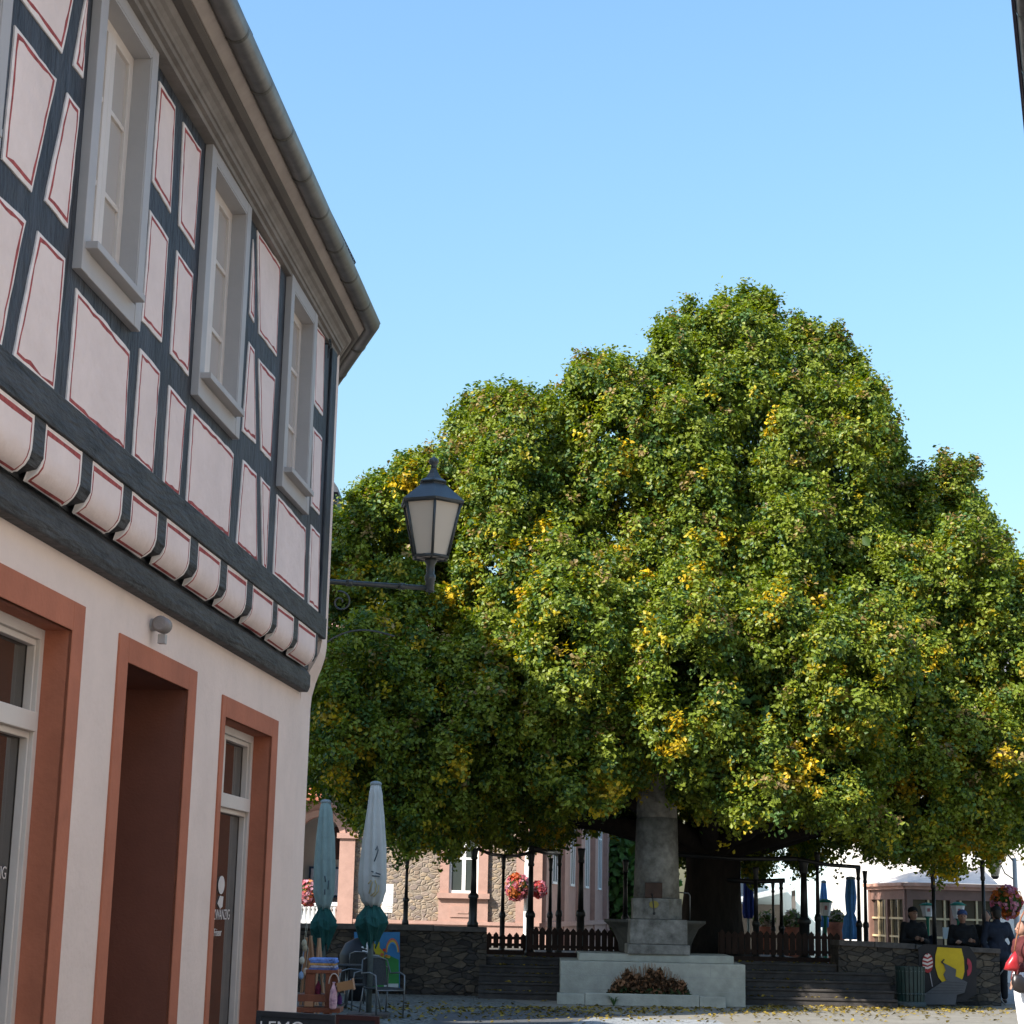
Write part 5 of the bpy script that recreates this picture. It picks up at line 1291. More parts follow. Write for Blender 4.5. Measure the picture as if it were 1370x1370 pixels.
# ================================================================== CAFE CORNER (left)
def closed_parasol(label, px0, py0, px1, pyt, Y, prof, mfab, pole_r=.045, skirt=True, group='closed parasols'):
    foot = gz(px0, py0, 0) if py0 else None
    if foot is None: x = at(px0, 1300, Y)[0]; foot = np.array([x, Y, 0])
    Y = foot[1]; top = at(px1, pyt, Y); zt = top[2]
    t = thing('closed_parasol', label, 'parasol', foot, group)
    X = lambda z: foot[0] + (top[0] - foot[0]) * z / zt
    zf = lambda py: at(px1, py, Y)[2]; m = lambda n: n / FPX * Y * 1.03 / 2
    b = MB(); b.tube([(X(0), Y, .0), (X(zt * .9), Y, zt * .9)], pole_r, 12); b.build('pole', mat('pole_metal', (.17, .20, .19), .45, .15, 8, .03, metal=.4), t)
    b = MB(); b.box(X(0) - .32, X(0) + .32, Y - .32, Y + .32, .005, .07); b.build('base_slab', COPING, t, bevel=.015)
    b = MB(); seg = 80; n = len(prof)
    for i, (py, wd) in enumerate(prof):
        z = zf(py); tw = .12 * i
        for k in range(seg):
            th = 2 * math.pi * k / seg + tw; rr = m(wd) * (1 + (.17 if i else .02) * math.cos(8 * th + .6 * math.sin(i)) + .05 * math.sin(3 * th + i))
            b.v.append((X(z) + rr * math.cos(th), Y + rr * math.sin(th), z + .015 * math.sin(5 * th)))
    for i in range(n - 1):
        for k in range(seg): b.f.append((i * seg + k, (i + 1) * seg + k, (i + 1) * seg + (k + 1) % seg, i * seg + (k + 1) % seg)); b.m.append(0); b.sm.append(True)
    b.f.append(tuple(range(seg))); b.m.append(0); b.sm.append(False); b.f.append(tuple((n - 1) * seg + k for k in range(seg))); b.m.append(0); b.sm.append(False)
    b.build('canopy', mfab, t)
    b = MB(); z = zf(prof[0][0]); b.lathe((X(z), Y, z), [(m(prof[0][1]) * .8, -.02), (m(prof[0][1]) * 1.15, 0), (m(prof[0][1]) * 1.15, .03), (m(prof[0][1]) * .8, .05), (.02, .06)], 18); b.build('cap', plain('parasol_cap', (.25, .28, .28)), t)
    if skirt:
        py0_, w0 = prof[-1]
        P_ = [(py0_ - 4, w0 * .8), (py0_ + 4, w0 * 1.2), (py0_ + 16, w0 * 2.1), (py0_ + 25, w0 * 2.3), (py0_ + 38, w0 * 1.5), (py0_ + 52, w0 * .8)]
        b = MB(); seg = 36; n = len(P_)
        for i, (py, wd) in enumerate(P_):
            z = zf(py)
            for k in range(seg):
                th = 2 * math.pi * k / seg; rr = m(wd) * (1 + .22 * math.sin(5 * th + i * .9) * (i / n) + .12 * math.cos(9 * th - i) + random.uniform(-.05, .05))
                b.v.append((X(z) + rr * math.cos(th), Y + rr * math.sin(th), z + .08 * math.sin(4 * th + i) * (i / n)))
        for i in range(n - 1):
            for k in range(seg): b.f.append((i * seg + k, (i + 1) * seg + k, (i + 1) * seg + (k + 1) % seg, i * seg + (k + 1) % seg)); b.m.append(0); b.sm.append(False)
        b.build('valance', GREENFABRIC, t)
    return t, X, Y, zf, m
p1, X1, Y1, zf1, m1 = closed_parasol('tall closed cream parasol with a dark green bunched valance', 493, 1361, 503, 1048, 29, [(1050, 13), (1062, 15), (1090, 20), (1130, 27), (1170, 31), (1192, 31), (1206, 24), (1212, 17)], CREAMFABRIC)
# printed emblem and lines on the cloth
def on_canopy(par, X, Y, zf, m, shapes, name, material, wd):
    b = MB()
    for pts in shapes:
        P_ = []
        for (px, py) in pts:
            z = zf(py); xx = at(px, py, Y)[0]; r_ = m(wd) * 1.10; dx = max(-.95 * r_, min(.95 * r_, xx - X(z))); P_.append(np.array([X(z) + dx, Y - math.sqrt(max(0, r_ * r_ - dx * dx)) - .012, z]))
        b.tube(P_, .011, 5)
    return b.build(name, material, par)
gold = plain('gold_print', (.42, .33, .16)); ink = plain('dark_print', (.07, .09, .10))
on_canopy(p1, X1, Y1, zf1, m1, [[(497, 1199), (503, 1194), (505, 1184), (503, 1178)], [(495, 1196), (498, 1186), (500, 1180)], [(501, 1200), (507, 1193), (508, 1184)], [(494, 1183), (498, 1178)]], 'emblem', gold, 31)
on_canopy(p1, X1, Y1, zf1, m1, [[(502, 1153), (505, 1145), (507, 1138), (506, 1132), (504, 1138)], [(498, 1166), (501, 1167)], [(504, 1168), (510, 1170)], [(499, 1172), (509, 1173)]], 'print_lines', ink, 31)
p2, X2, Y2, zf2, m2 = closed_parasol('slender closed sage green parasol half hidden by the house corner', 431, 1346, 436, 1072, 31.5, [(1074, 12), (1086, 15), (1120, 21), (1160, 24), (1195, 23), (1210, 17), (1216, 14)], SAGEFABRIC)
on_canopy(p2, X2, Y2, zf2, m2, [[(436, 1172), (437, 1180)], [(441, 1178), (440, 1190)], [(436, 1190), (436, 1197)]], 'print_lines', ink, 24)

# painted castle board on the wall
BY = 36.18
bo = thing('painted_castle_board', 'painted board with a yellow castle, green hill and rainbow on a blue sky', 'painted board', at(507, 1322, BY))
def flat(parent, name, pts, Y, m, d=.012):
    b = MB(); b.prism([at(px, py, Y) for px, py in pts], (0, -d, 0)); return b.build(name, m, parent)
flat(bo, 'board', [(474, 1247), (535, 1247), (535, 1322), (474, 1322)], BY, plain('board_blue', (.05, .20, .42)), .03)
flat(bo, 'hill', [(474, 1300), (490, 1290), (508, 1282), (520, 1278), (533.5, 1284), (534, 1321), (474, 1321)], BY - .032, plain('hill_green', (.035, .20, .05)))
flat(bo, 'castle', [(498, 1260), (501, 1260), (501, 1263), (504, 1263), (504, 1260), (508, 1260), (508, 1268), (514, 1274), (514, 1293), (497, 1295)], BY - .046, plain('castle_yellow', (.42, .36, .02)))
flat(bo, 'castle', [(481, 1264), (490, 1262), (492, 1290), (482, 1294)], BY - .046, plain('castle_lime', (.34, .38, .03)))
flat(bo, 'castle_gate', [(501, 1288), (501, 1280), (504, 1276), (507, 1279), (508, 1287)], BY - .060, BLACKPAINT)
for r_, c in ((15, (.50, .14, .10)), (13, (.52, .36, .05)), (11, (.08, .28, .50))):
    o_ = [(525 + r_ * .62 * math.cos(a), 1274 - r_ * 1.25 * math.sin(a)) for a in np.linspace(0, math.pi, 14)]; i_ = [(525 + (r_ - 2) * .62 * math.cos(a), 1274 - (r_ - 2) * 1.25 * math.sin(a)) for a in np.linspace(math.pi, 0, 14)]
    flat(bo, 'rainbow', o_ + i_, BY - .046 - .001 * r_, plain('rainbow_%d' % r_, c), .010)
for px, py, c in ((514, 1271, (.5, .05, .03)), (517, 1279, (.5, .2, .03)), (511, 1277, (.45, .1, .05)), (520, 1280, (.5, .35, .05))):
    flat(bo, 'flower', [(px + 2.2 * math.cos(a), py + 2.2 * math.sin(a)) for a in np.linspace(0, 6.0, 8)], BY - .062, plain('flower_%d' % px, c), .008)
flat(bo, 'foot_board', [(514, 1316), (533, 1316), (533, 1321), (514, 1321)], BY - .05, plain('foot_white', (.45, .48, .48)), .05)

# black drum with white scrawl
dx = at(476, 1345, 33.5); zt5 = at(476, 1256, 33.5)[2]
dr_ = thing('black_drum', 'big round black drum with a white scrawled mark beside the castle board', 'drum', (dx[0], 33.5, 0))
b = MB(); rr = 24 / FPX * 33.5; b.lathe((dx[0], 33.5, 0), [(rr * .5, 0), (rr * .6, .25), (rr * .92, .45), (rr, .8), (rr * .95, zt5 - .25), (rr * .7, zt5 - .08), (rr * .25, zt5), (.02, zt5 + .02)], 24); b.build('body', BLACKPAINT, dr_)
b = MB(); rr2 = rr + .01
for pts in ([(487, 1263), (492, 1261), (496, 1264)], [(485, 1267), (497, 1271)], [(486, 1272), (498, 1276)], [(488, 1277), (495, 1280), (492, 1273)], [(490, 1260), (493, 1270), (490, 1279)]):
    P_ = []
    for px, py in pts:
        q = at(px, py, 33.3); d_ = min(.95 * rr2, q[0] - dx[0]); P_.append(np.array([dx[0] + d_, 33.5 - math.sqrt(rr2 ** 2 - d_ ** 2), q[2]]))
    b.tube(P_, .016, 5)
b.build('scrawl', CHALK, dr_)

# bistro chairs and table
def bistro_chair(label, group):
    t = thing('bistro_chair', label, 'chair', (0, 0, 0), group)
    b = MB()
    for sx in (-1, 1):
        b.tube([(sx * .24, -.22, 0), (sx * .25, -.22, .42), (sx * .26, -.20, .64), (sx * .27, -.05, .68), (sx * .26, .22, .66), (sx * .22, .27, .86)], .0125, 8)
        b.tube([(sx * .24, .30, 0), (sx * .22, .22, .44)], .0125, 8)
    b.tube([(-.22, .27, .86), (-.1, .30, .90), (.1, .30, .90), (.22, .27, .86)], .0125, 8); b.tube([(-.25, -.22, .42), (.25, -.22, .42)], .0125, 8)
    b.build('frame', ALU, t)
    b = MB(); b.box(-.23, .23, -.22, .22, .43, .455); b.build('seat', WICKER, t, bevel=.01)
    b = MB(); b.prism([(-.22, .235, .48), (.22, .235, .48), (.20, .285, .86), (.09, .30, .885), (-.09, .30, .885), (-.20, .285, .86)], (0, .015, 0)); b.build('backrest', WICKER, t)
    return t
GCH = 'bistro chairs by the parasols'
ch = bistro_chair('grey bistro armchair right behind the cream parasol pole', GCH)
pc_ = gz(511, 1362); ch.location = (pc_[0], pc_[1], 0); ch.rotation_euler = (0, 0, R(35))
pc_ = gz(478, 1356, 0); copy_thing(ch, (pc_[0], pc_[1], 0), R(-60), 'grey bistro armchair left of the cream parasol, by the box')
pc_ = gz(492, 1345, 0); copy_thing(ch, (pc_[0], pc_[1] , 0), R(150), 'grey bistro armchair farthest back, in front of the black drum')
q = gz(462, 1352)
tb = thing('bistro_table', 'small round grey bistro table among the chairs left of the cream parasol', 'table', (q[0], q[1], 0))
b = MB(); b.lathe((q[0], q[1], 0), [(.02, .70), (.33, .70), (.345, .71), (.345, .725), (.33, .735), (.01, .735)], 28); b.build('table_top', WICKER, tb)
b = MB(); b.lathe((q[0], q[1], 0), [(.025, .03), (.022, .70)], 12); b.build('stem', ALU, tb)
for k in range(3):
    a = k * 2.094 + .4; b = MB(); b.tube([(q[0], q[1], .12), (q[0] + .2 * math.cos(a), q[1] + .2 * math.sin(a), .06), (q[0] + .3 * math.cos(a), q[1] + .3 * math.sin(a), .012)], .014, 6); b.build('foot', ALU, tb)

# shop display in front of the corner
RY = 18.5
rk = thing('display_rack', 'red-brown wooden display rack at the house corner with a towel pile on top', 'rack', (at(425, 1345, RY)[0], RY, 0))
def slab(mb, px0, py0, px1, py1, Y, d, mi=0):
    a, c = at(px0, py1, Y), at(px1, py0, Y); mb.box(a[0], c[0], Y, Y + d, a[2], c[2], mi)
zlow = 0.0
def leg_slab(mb, px0, py0, px1, Y, d):
    a, c = at(px0, py0, Y), at(px1, py0, Y); mb.box(a[0], c[0], Y, Y + d, 0, a[2])
for (a, c, yy, d) in ((409, 422, RY, .04), (436, 443, RY, .28), (409, 413, RY + .24, .04)):
    b = MB(); leg_slab(b, a, 1301, c, yy, d); b.build('upright', REDWOOD, rk, bevel=.004)
b = MB(); slab(b, 409, 1298, 453, 1302, RY - .02, .34); b.build('top_board', REDWOOD, rk, bevel=.004)
b = MB(); slab(b, 398, 1331, 436, 1340, RY - .04, .36); b.build('shelf', REDWOOD, rk, bevel=.004)
b = MB(); slab(b, 443, 1304, 453, 1328, RY + .1, .04); b.build('side_board', REDWOOD, rk, bevel=.004)
b = MB(); slab(b, 407, 1340, 419, 1347, RY - .05, .1); b.build('drawer', PALEWOOD, rk, bevel=.004)
b = MB(); slab(b, 394, 1349, 455, 1354, RY - .06, .4); b.build('lower_board', REDWOOD, rk, bevel=.004)
# towels (pile)
cols = [(.08, .12, .30), (.30, .32, .42), (.42, .26, .10), (.10, .20, .50), (.16, .28, .62)]
for k, c in enumerate(cols):
    a, c1 = at(413 + (k % 2) * 2, 1298 - k * 3.2, RY), at(450 - (k % 3), 1295 - k * 3.2, RY)
    b = MB(); b.box(a[0], c1[0], RY - .02, RY + .30, a[2], a[2] + .026); o = b.build('folded_towel', mat('towel_%d' % k, c, .95, .5, 22, .5), loc=(a[0], RY, a[2]), bevel=.010)
    tag(o, ['dark blue folded towel, lowest of the pile on the display rack', 'grey patterned folded towel, second from the bottom of the pile', 'ochre folded towel in the middle of the pile on the rack', 'royal blue folded towel, second from the top of the pile', 'light blue folded towel lying topmost on the display rack'][k], 'towel', 'towels piled on the display rack')
# hanging pouches
def bagmesh(name, label, px0, py0, px1, py1, Y, m, cat='bag'):
    a, c = at(px0, py1, Y), at(px1, py0, Y); w_, h_ = c[0] - a[0], c[2] - a[2]
    t = thing(name, label, cat, ((a[0] + c[0]) / 2, Y, a[2])); b = MB()
    b.lathe(((a[0] + c[0]) / 2, Y, a[2]), [(w_ * .30, 0), (w_ * .46, h_ * .06), (w_ * .5, h_ * .35), (w_ * .42, h_ * .65), (w_ * .18, h_ * .84), (w_ * .12, h_ * .88), (w_ * .22, h_ * .95)], 20, flute=.06, nfl=7)
    b.build('pouch', m, t); b = MB(); b.tube([((a[0] + c[0]) / 2 + .05 * math.cos(q), Y, a[2] + h_ * .88 + .05 * abs(math.sin(q)) * 2) for q in np.linspace(0, math.pi, 10)], .006, 5); b.build('cord', plain(name + '_cord', (.5, .45, .4)), t)
    return t
bagmesh('cloth_pouch', 'pink and lilac cloth pouch hanging at the right side of the rack', 440, 1312, 452, 1350, RY - .12, mat('pink_cloth', (.45, .25, .40), .9, .5, 16, .3, c2=(.62, .42, .46)))
bagmesh('cloth_pouch', 'dark crimson cloth pouch hanging inside the rack', 421, 1312, 430, 1331, RY + .1, mat('crimson_cloth', (.20, .03, .07), .9, .6, 26, .3))
bagmesh('cloth_pouch', 'small deep purple pouch hanging below the tilted carton', 450, 1328, 458, 1344, RY - .05, mat('purple_cloth', (.06, .02, .12), .9, .3, 16, .3))
# tilted carton
a, c = at(452, 1327, RY - .15), at(473, 1314, RY - .15)
ux = np.array([.97, 0, .20]); uz = np.array([-.20, 0, .97])
cb = thing('tilted_carton', 'open tan carton hung tilted from the right end of the display rack', 'box', a)
Tt = lambda x, y, z: a + ux * x + uz * z + np.array([0, y, 0])
b = MB(); b.box(0, .155, 0, .16, 0, .012, 0, Tt); b.box(0, .155, 0, .012, .012, .085, 0, Tt); b.box(0, .155, .148, .16, .012, .085, 0, Tt); b.box(0, .012, .012, .148, .012, .085, 0, Tt); b.build('tray', CARTON, cb)
b = MB(); b.box(.156, .164, -.005, .165, -.01, .10, 0, Tt); b.build('end_board', PALEWOOD, cb)
b = MB(); b.tube([Tt(.02, .08, .09), Tt(.03, .08, .22)], .004, 5); b.build('hanger', PALEWOOD, cb)
# A-frame stand of pale laths behind the rack
EY = 24.5
ea = thing('lath_stand', 'pale wooden lath easel behind the display rack at the house corner', 'easel', (at(415, 1330, EY)[0], EY, 0))
for (xa_, ya_, xb_, yb_) in ((401, 1345, 410, 1254), (407, 1345, 416, 1252), (421, 1345, 427, 1255), (433, 1345, 427, 1255), (424, 1345, 416, 1256)):
    q = at(xb_, yb_, EY); e = at(xa_, ya_, EY); d_ = (q - e) / np.linalg.norm(q - e); e = q - d_ * (q[2] / d_[2])
    b = MB(); b.tube([e + [0, random.uniform(-.1, .2), 0], q], .022, 4, smooth=False); b.build('leg', PALEWOOD, ea)
b = MB(); slab(b, 404, 1296, 432, 1299, EY - .03, .05); b.build('crossbar', PALEWOOD, ea)
for k, (px, py, c) in enumerate(((407, 1262, (.4, .36, .25)), (408, 1268, (.35, .3, .2)), (404, 1285, (.5, .45, .35)), (403, 1305, (.25, .35, .5)), (409, 1300, (.5, .4, .3)))):
    q = at(px, py, EY - .25); b = MB(); b.ball(q, (.035, .03, .05)); b.tube([q + [0, 0, .04], q + [0, .2, .30]], .003, 4); o = b.build('hanging_bauble', plain('bauble_%d' % k, c), loc=q)
    tag(o, ['straw coloured bauble hanging highest on the lath easel', 'dull yellow bauble just below the highest one', 'cream bauble halfway down the lath easel', 'blue bauble, lowest at the house corner', 'sand coloured bauble hanging low, beside the blue one'][k], 'bauble', 'baubles hanging on the easel')

# A-boards at the bottom edge
def a_board(label, pts, Y, lean, mface, mframe, words=None):
    P_ = [at(*p, Y) for p in pts]; c = (P_[0] + P_[1]) / 2
    t = thing('a_board', label, 'board', (c[0], Y, 0))
    u_ = P_[1] - P_[0]; L_ = np.linalg.norm(u_[:2]); uu = np.array([u_[0], u_[1], 0]) / L_; zt = (P_[0][2] + P_[1][2]) / 2; sl = (P_[1][2] - P_[0][2]) / L_
    n_ = np.array([uu[1], -uu[0], 0])
    for sg in (1, -1):
        T = lambda x, y, z: np.array([P_[0][0], Y, 0]) + uu * x + n_ * (sg * (lean * (1 - z / zt) + .02) + y * sg) + np.array([0, 0, z + sl * x - sl * L_ / 2])
        b = MB(); b.box(.03, L_ - .03, -.012, 0, .12, zt - .03, 0, T); f = b.build('face', mface, t)
        b = MB()
        b.box(0, .03, -.02, .008, .0 - (sl * 0), zt, 0, T); b.box(L_ - .03, L_, -.02, .008, 0, zt, 0, T); b.box(.03, L_ - .03, -.02, .008, zt - .03, zt, 0, T); b.box(.03, L_ - .03, -.02, .008, .09, .12, 0, T); b.build('frame', mframe, t)
        if sg == 1 and words:
            for (s_, x, z, sz) in words:
                text_mesh('lettering', s_, sz, CHALK, t, T(x, .004, zt - z), uu, np.array([0, 0, 1]) - n_ * lean / zt * 1.0, .002)
    return t
a_board('black chalk board with white capitals at the bottom edge, beside the pink wall', [(344, 1352), (449, 1358)], 11.6, .22, BLACKPAINT, BLACKPAINT, [('LEMO', .02, .155, .11), ("'", .43, .12, .12), ('NADE', .04, .34, .12)] if False else [('LEMO', .02, .135, .11), ("I", .455, .125, .10)])
a_board('dark red-brown framed board behind the black chalk board at the bottom edge', [(449, 1357), (508, 1360)], 13.2, .2, BLACKPAINT, plain('dark_mahogany', (.05, .015, .012)))

# flower baskets
def flower_ball(label, px, py, rpx, Y, cols, hang=True):
    c = at(px, py, Y); r_ = rpx / FPX * Y * 1.03
    t = thing('flower_basket', label, 'flowers', c - np.array([0, 0, r_]), 'hanging baskets of red and pink flowers')
    b = MB(); b.ball(c + [0, 0, -.1 * r_], (r_ * .55, r_ * .55, r_ * .5)); b.build('basket', plain('basket_moss', (.03, .05, .02)), t)
    n = 1300; dv = rng.normal(size=(n, 3)); dv /= np.linalg.norm(dv, axis=1, keepdims=True); P_ = c + dv * r_ * rng.uniform(.6, 1.02, (n, 1)) * np.array([1, 1, 1.08])
    cl = np.array(cols); k = ((np.sin(dv[:, 0] * 4 + py) + np.sin(dv[:, 2] * 5 + px) + rng.normal(0, .6, n)) * .8 + len(cols) / 2).astype(int).clip(0, len(cols) - 1)
    leafcloud('blossoms', P_, dv + rng.normal(0, .4, (n, 3)), .085, (cl[k] * rng.uniform(.7, 1.2, (n, 1))).astype(np.float32), PETAL, t, t['_o'], aspect=1.0)
    n = 350; dv = rng.normal(size=(n, 3)); dv /= np.linalg.norm(dv, axis=1, keepdims=True); P_ = c + dv * r_ * .9
    leafcloud('leaves', P_, dv, .09, np.tile(np.array([[.06, .12, .02]]), (n, 1)).astype(np.float32), PETAL, t, t['_o'])
    return c, r_
REDS = [(.50, .08, .03), (.50, .16, .05), (.50, .14, .17), (.55, .30, .36), (.50, .20, .08)]
flower_ball('hanging red and pink flower basket on the white pole before the stone hall', 692, 1187, 16, 45.9, REDS); flower_ball('pink flower basket on the far side of the white pole, partly behind an iron post', 721, 1190, 10, 46.2, REDS[2:4] + [(.5, .08, .08)])
flower_ball('bright red flower basket at the house corner beside the sage parasol', 412, 1195, 15, 44, REDS)
flower_ball('orange and pink flower basket at the right edge by the pavilion', 1347, 1207, 20, 41.6, [(.62, .14, .02), (.66, .20, .04), (.66, .22, .30), (.72, .35, .42)])
# white pole with lantern
def pole_lamp(label, px, pyb, pyt, Y, arm_px, arm_py, mpole, r=.07, cat='lamp post'):
    x, _, zt = at(px, pyt, Y); t = thing('lamp_post', label, cat, (x, Y, 0))
    b = MB(); b.lathe((x, Y, 0), [(r * 1.6, 0), (r * 1.6, .3), (r, .36), (r, zt * .6), (r * .8, zt)], 14); b.build('pole', mpole, t)
    q = at(arm_px, arm_py, Y); b = MB(); b.tube([(x, Y, zt - .1), ((x + q[0]) / 2, Y, q[2] + .42), (q[0], Y, q[2] + .36)], .02, 8)
    b.tube([(x, Y, zt - .5), ((x + q[0]) / 2, Y, zt - .35), ((x + q[0]) / 2 + (q[0] - x) * .2, Y, zt - .15)], .014, 6); b.build('bracket', IRON, t)
    b = MB(); b.lathe((q[0], Y, q[2]), [(.09, -.18), (.17, .14)], 6, smooth=False); b.build('lantern_glass', LAMPGLASS, t)
    b = MB(); b.lathe((q[0], Y, q[2]), [(.20, .14), (.20, .16), (.08, .28), (.03, .36)], 6, smooth=False); b.lathe((q[0], Y, q[2]), [(.05, -.24), (.095, -.19), (.095, -.17)], 6, smooth=False); b.build('lantern_frame', IRON, t)
    return t
pole_lamp('white lamp pole with a six-sided lantern in front of the stone hall', 706, 1240, 1128, 46, 681, 1136, WHITEPAINT)
pole_lamp('pale grey lamp pole with flower basket at the right edge by the white house', 1357, 1240, 1148, 42, 1331, 1162, plain('pole_grey', (.55, .55, .55)), .06)
for k, (px, pyt, pyb, lab) in enumerate(((1241, 1208, 1226, 'white cafe lantern with green cap, half hidden by an iron post'), (1282, 1207, 1229, 'white cafe lantern with green cap, fully visible right of the iron post'), (1104, 1203, 1225, 'white lantern before the pale blue wall near the light blue parasol'))):
    Y = 41.5; c = at(px, pyb, Y); zt = at(px, pyt, Y)[2]; h = zt - c[2]
    t = thing('cafe_lantern', lab, 'lantern', (c[0], Y, 0), 'white cafe lanterns on green posts')
    b = MB(); b.lathe((c[0], Y, 0), [(.10, 0), (.10, .06), (.04, .1), (.035, c[2] - .05), (.08, c[2])], 12); b.build('post', plain('post_green_%d' % k, (.02, .16, .10)), t)
    b = MB(); b.lathe((c[0], Y, c[2]), [(.105, 0), (.16, h * .8)], 6, smooth=False); b.build('shade', plain('lantern_white_%d' % k, (.80, .80, .80)), t)
    b = MB(); b.lathe((c[0], Y, c[2]), [(.19, h * .8), (.19, h * .84), (.10, h * .98), (.02, h * 1.02)], 12); b.build('cap', plain('cap_green_%d' % k, (.02, .20, .13)), t)
    b = MB(); b.box(c[0] - .03, c[0] + .03, Y - .135, Y - .128, c[2] + h * .35, c[2] + h * .6); b.build('mark', plain('mark_rose_%d' % k, (.5, .2, .2)), t)
# blue parasols at the cafe
closed_parasol('closed deep blue parasol behind the fence right of the trunk', 1001, 0, 1001, 1168, 43.0, [(1170, 9), (1185, 11), (1205, 12), (1222, 13), (1228, 10)], BLUEFABRIC, .03, False)
closed_parasol('closed light blue parasol left of the pavilion, tied at the waist', 1137, 0, 1138, 1175, 42.0, [(1176, 11), (1200, 13), (1217, 11), (1222, 9), (1228, 14), (1245, 18), (1256, 17)], SKYFABRIC, .03, False)
closed_parasol('narrow light blue parasol before the pale blue wall, near the sunlit fence patch', 1101, 0, 1102, 1180, 44.0, [(1181, 6), (1205, 9), (1222, 7), (1228, 11), (1240, 12)], SKYFABRIC, .03, False)
# cafe plants
for k, (px, py, r_, lab) in enumerate(((1024, 1232, 11, 'variegated potted plant behind the fence right of the deep blue parasol'), (1060, 1232, 12, 'variegated potted plant behind the fence left of the broad iron post'), (1118, 1228, 9, 'leafy potted plant before the pale blue wall'))):
    Y = 44.5; c = at(px, py, Y); rr = r_ / FPX * Y; t = thing('potted_plant', lab, 'plant', (c[0], Y, 0))
    b = MB(); b.lathe((c[0], Y, 0), [(.16, 0), (.22, c[2] - rr * .8), (.24, c[2] - rr * .8 + .03)], 14); b.build('pot', TILE, t)
    n = 220; dv = rng.normal(size=(n, 3)); dv /= np.linalg.norm(dv, axis=1, keepdims=True); P_ = c + dv * rr * rng.uniform(.4, 1.1, (n, 1))
    leafcloud('leaves', P_, dv + rng.normal(0, .4, (n, 3)), .13, np.where(rng.random((n, 1)) < .5, [[.45, .36, .28]], [[.10, .14, .04]]).astype(np.float32), PETAL, t, t['_o'], aspect=1.8)

# information sign
Y = 44.0; a, c = at(510.5, 1221, Y), at(527, 1183, Y)
si_ = thing('information_sign', 'white information sign with small print on a post in front of the stone hall', 'sign', ((a[0] + c[0]) / 2, Y, 0))
b = MB(); b.box(a[0], c[0], Y, Y + .02, a[2] + .19, c[2]); b.build('upper_plate', WHITEPAINT, si_, bevel=.01)
b = MB(); b.box(a[0] - .005, c[0] - .01, Y - .004, Y + .02, a[2], a[2] + .185); b.build('lower_plate', WHITEPAINT, si_, bevel=.006)
b = MB(); mx_ = (a[0] + c[0]) / 2; b.tube([(mx_, Y + .04, 0), (mx_, Y + .04, c[2] - .05)], .022, 8); b.build('post', ALU, si_)
b = MB()
for k, (u0, u1, z) in enumerate(((.15, .8, .145), (.1, .85, .10), (.3, .6, .05))):
    x = a[0] + .01
    while x < a[0] + (c[0] - a[0]) * u1:
        wl = random.uniform(.015, .04)
        if x > a[0] + (c[0] - a[0]) * u0: b.box(x, x + wl, Y - .006, Y - .0042, a[2] + z, a[2] + z + .018)
        x += wl + .01
b.box(a[0] + .17, a[0] + .2, Y - .002, Y - .0002, a[2] + .42, a[2] + .44)
b.build('small_print', plain('print_grey', (.25, .25, .25)), si_)

# ================================================================== RIGHT SIDE PROPS
q = gz(1216, 1347); bx, byy = q[0], 35.75; zb1 = at(1216, 1293, byy)[2]; rb = 18.5 / FPX * byy
bn = thing('litter_bin', 'dark green slatted litter bin standing in front of the stone wall', 'litter bin', (bx, byy, 0))
b = MB(); b.lathe((bx, byy, 0), [(rb * 1.02, 0), (rb * 1.06, .03), (rb * 1.06, .10), (rb * .95, .11), (rb * .86, .12)], 24); b.build('base_ring', plain('bin_foot_grey', (.045, .06, .06)), bn)
b = MB(); b.lathe((bx, byy, 0), [(rb * .86, .10), (rb * .88, zb1 - .03)], 24); b.build('liner', BLACKPAINT, bn)
b = MB()
for k in range(22):
    a = 2 * math.pi * k / 22; o_ = np.array([math.cos(a), math.sin(a), 0]); tt = np.array([-o_[1], o_[0], 0]); c = np.array([bx, byy, 0]) + o_ * rb * .90
    b.prism([c - tt * .028 + [0, 0, .11], c + tt * .028 + [0, 0, .11], c + tt * .032 + o_ * rb * .08 + [0, 0, zb1], c - tt * .032 + o_ * rb * .08 + [0, 0, zb1]], o_ * .014)
b.build('slats', BINGREEN, bn)
for z in (zb1 - .10, .24):
    b = MB(); b.lathe((bx, byy, z), [(rb * .99, 0), (rb * 1.0, .0), (rb * 1.0, .03), (rb * .99, .03)], 28); b.build('hoop', BINGREEN, bn)
b = MB()
for z in (zb1 - .085, .255):
    for k in range(22): a = 2 * math.pi * k / 22; b.ball((bx + rb * 1.02 * math.cos(a), byy + rb * 1.02 * math.sin(a), z), .010, 0, 6, 4)
b.build('rivets', ALU, bn)

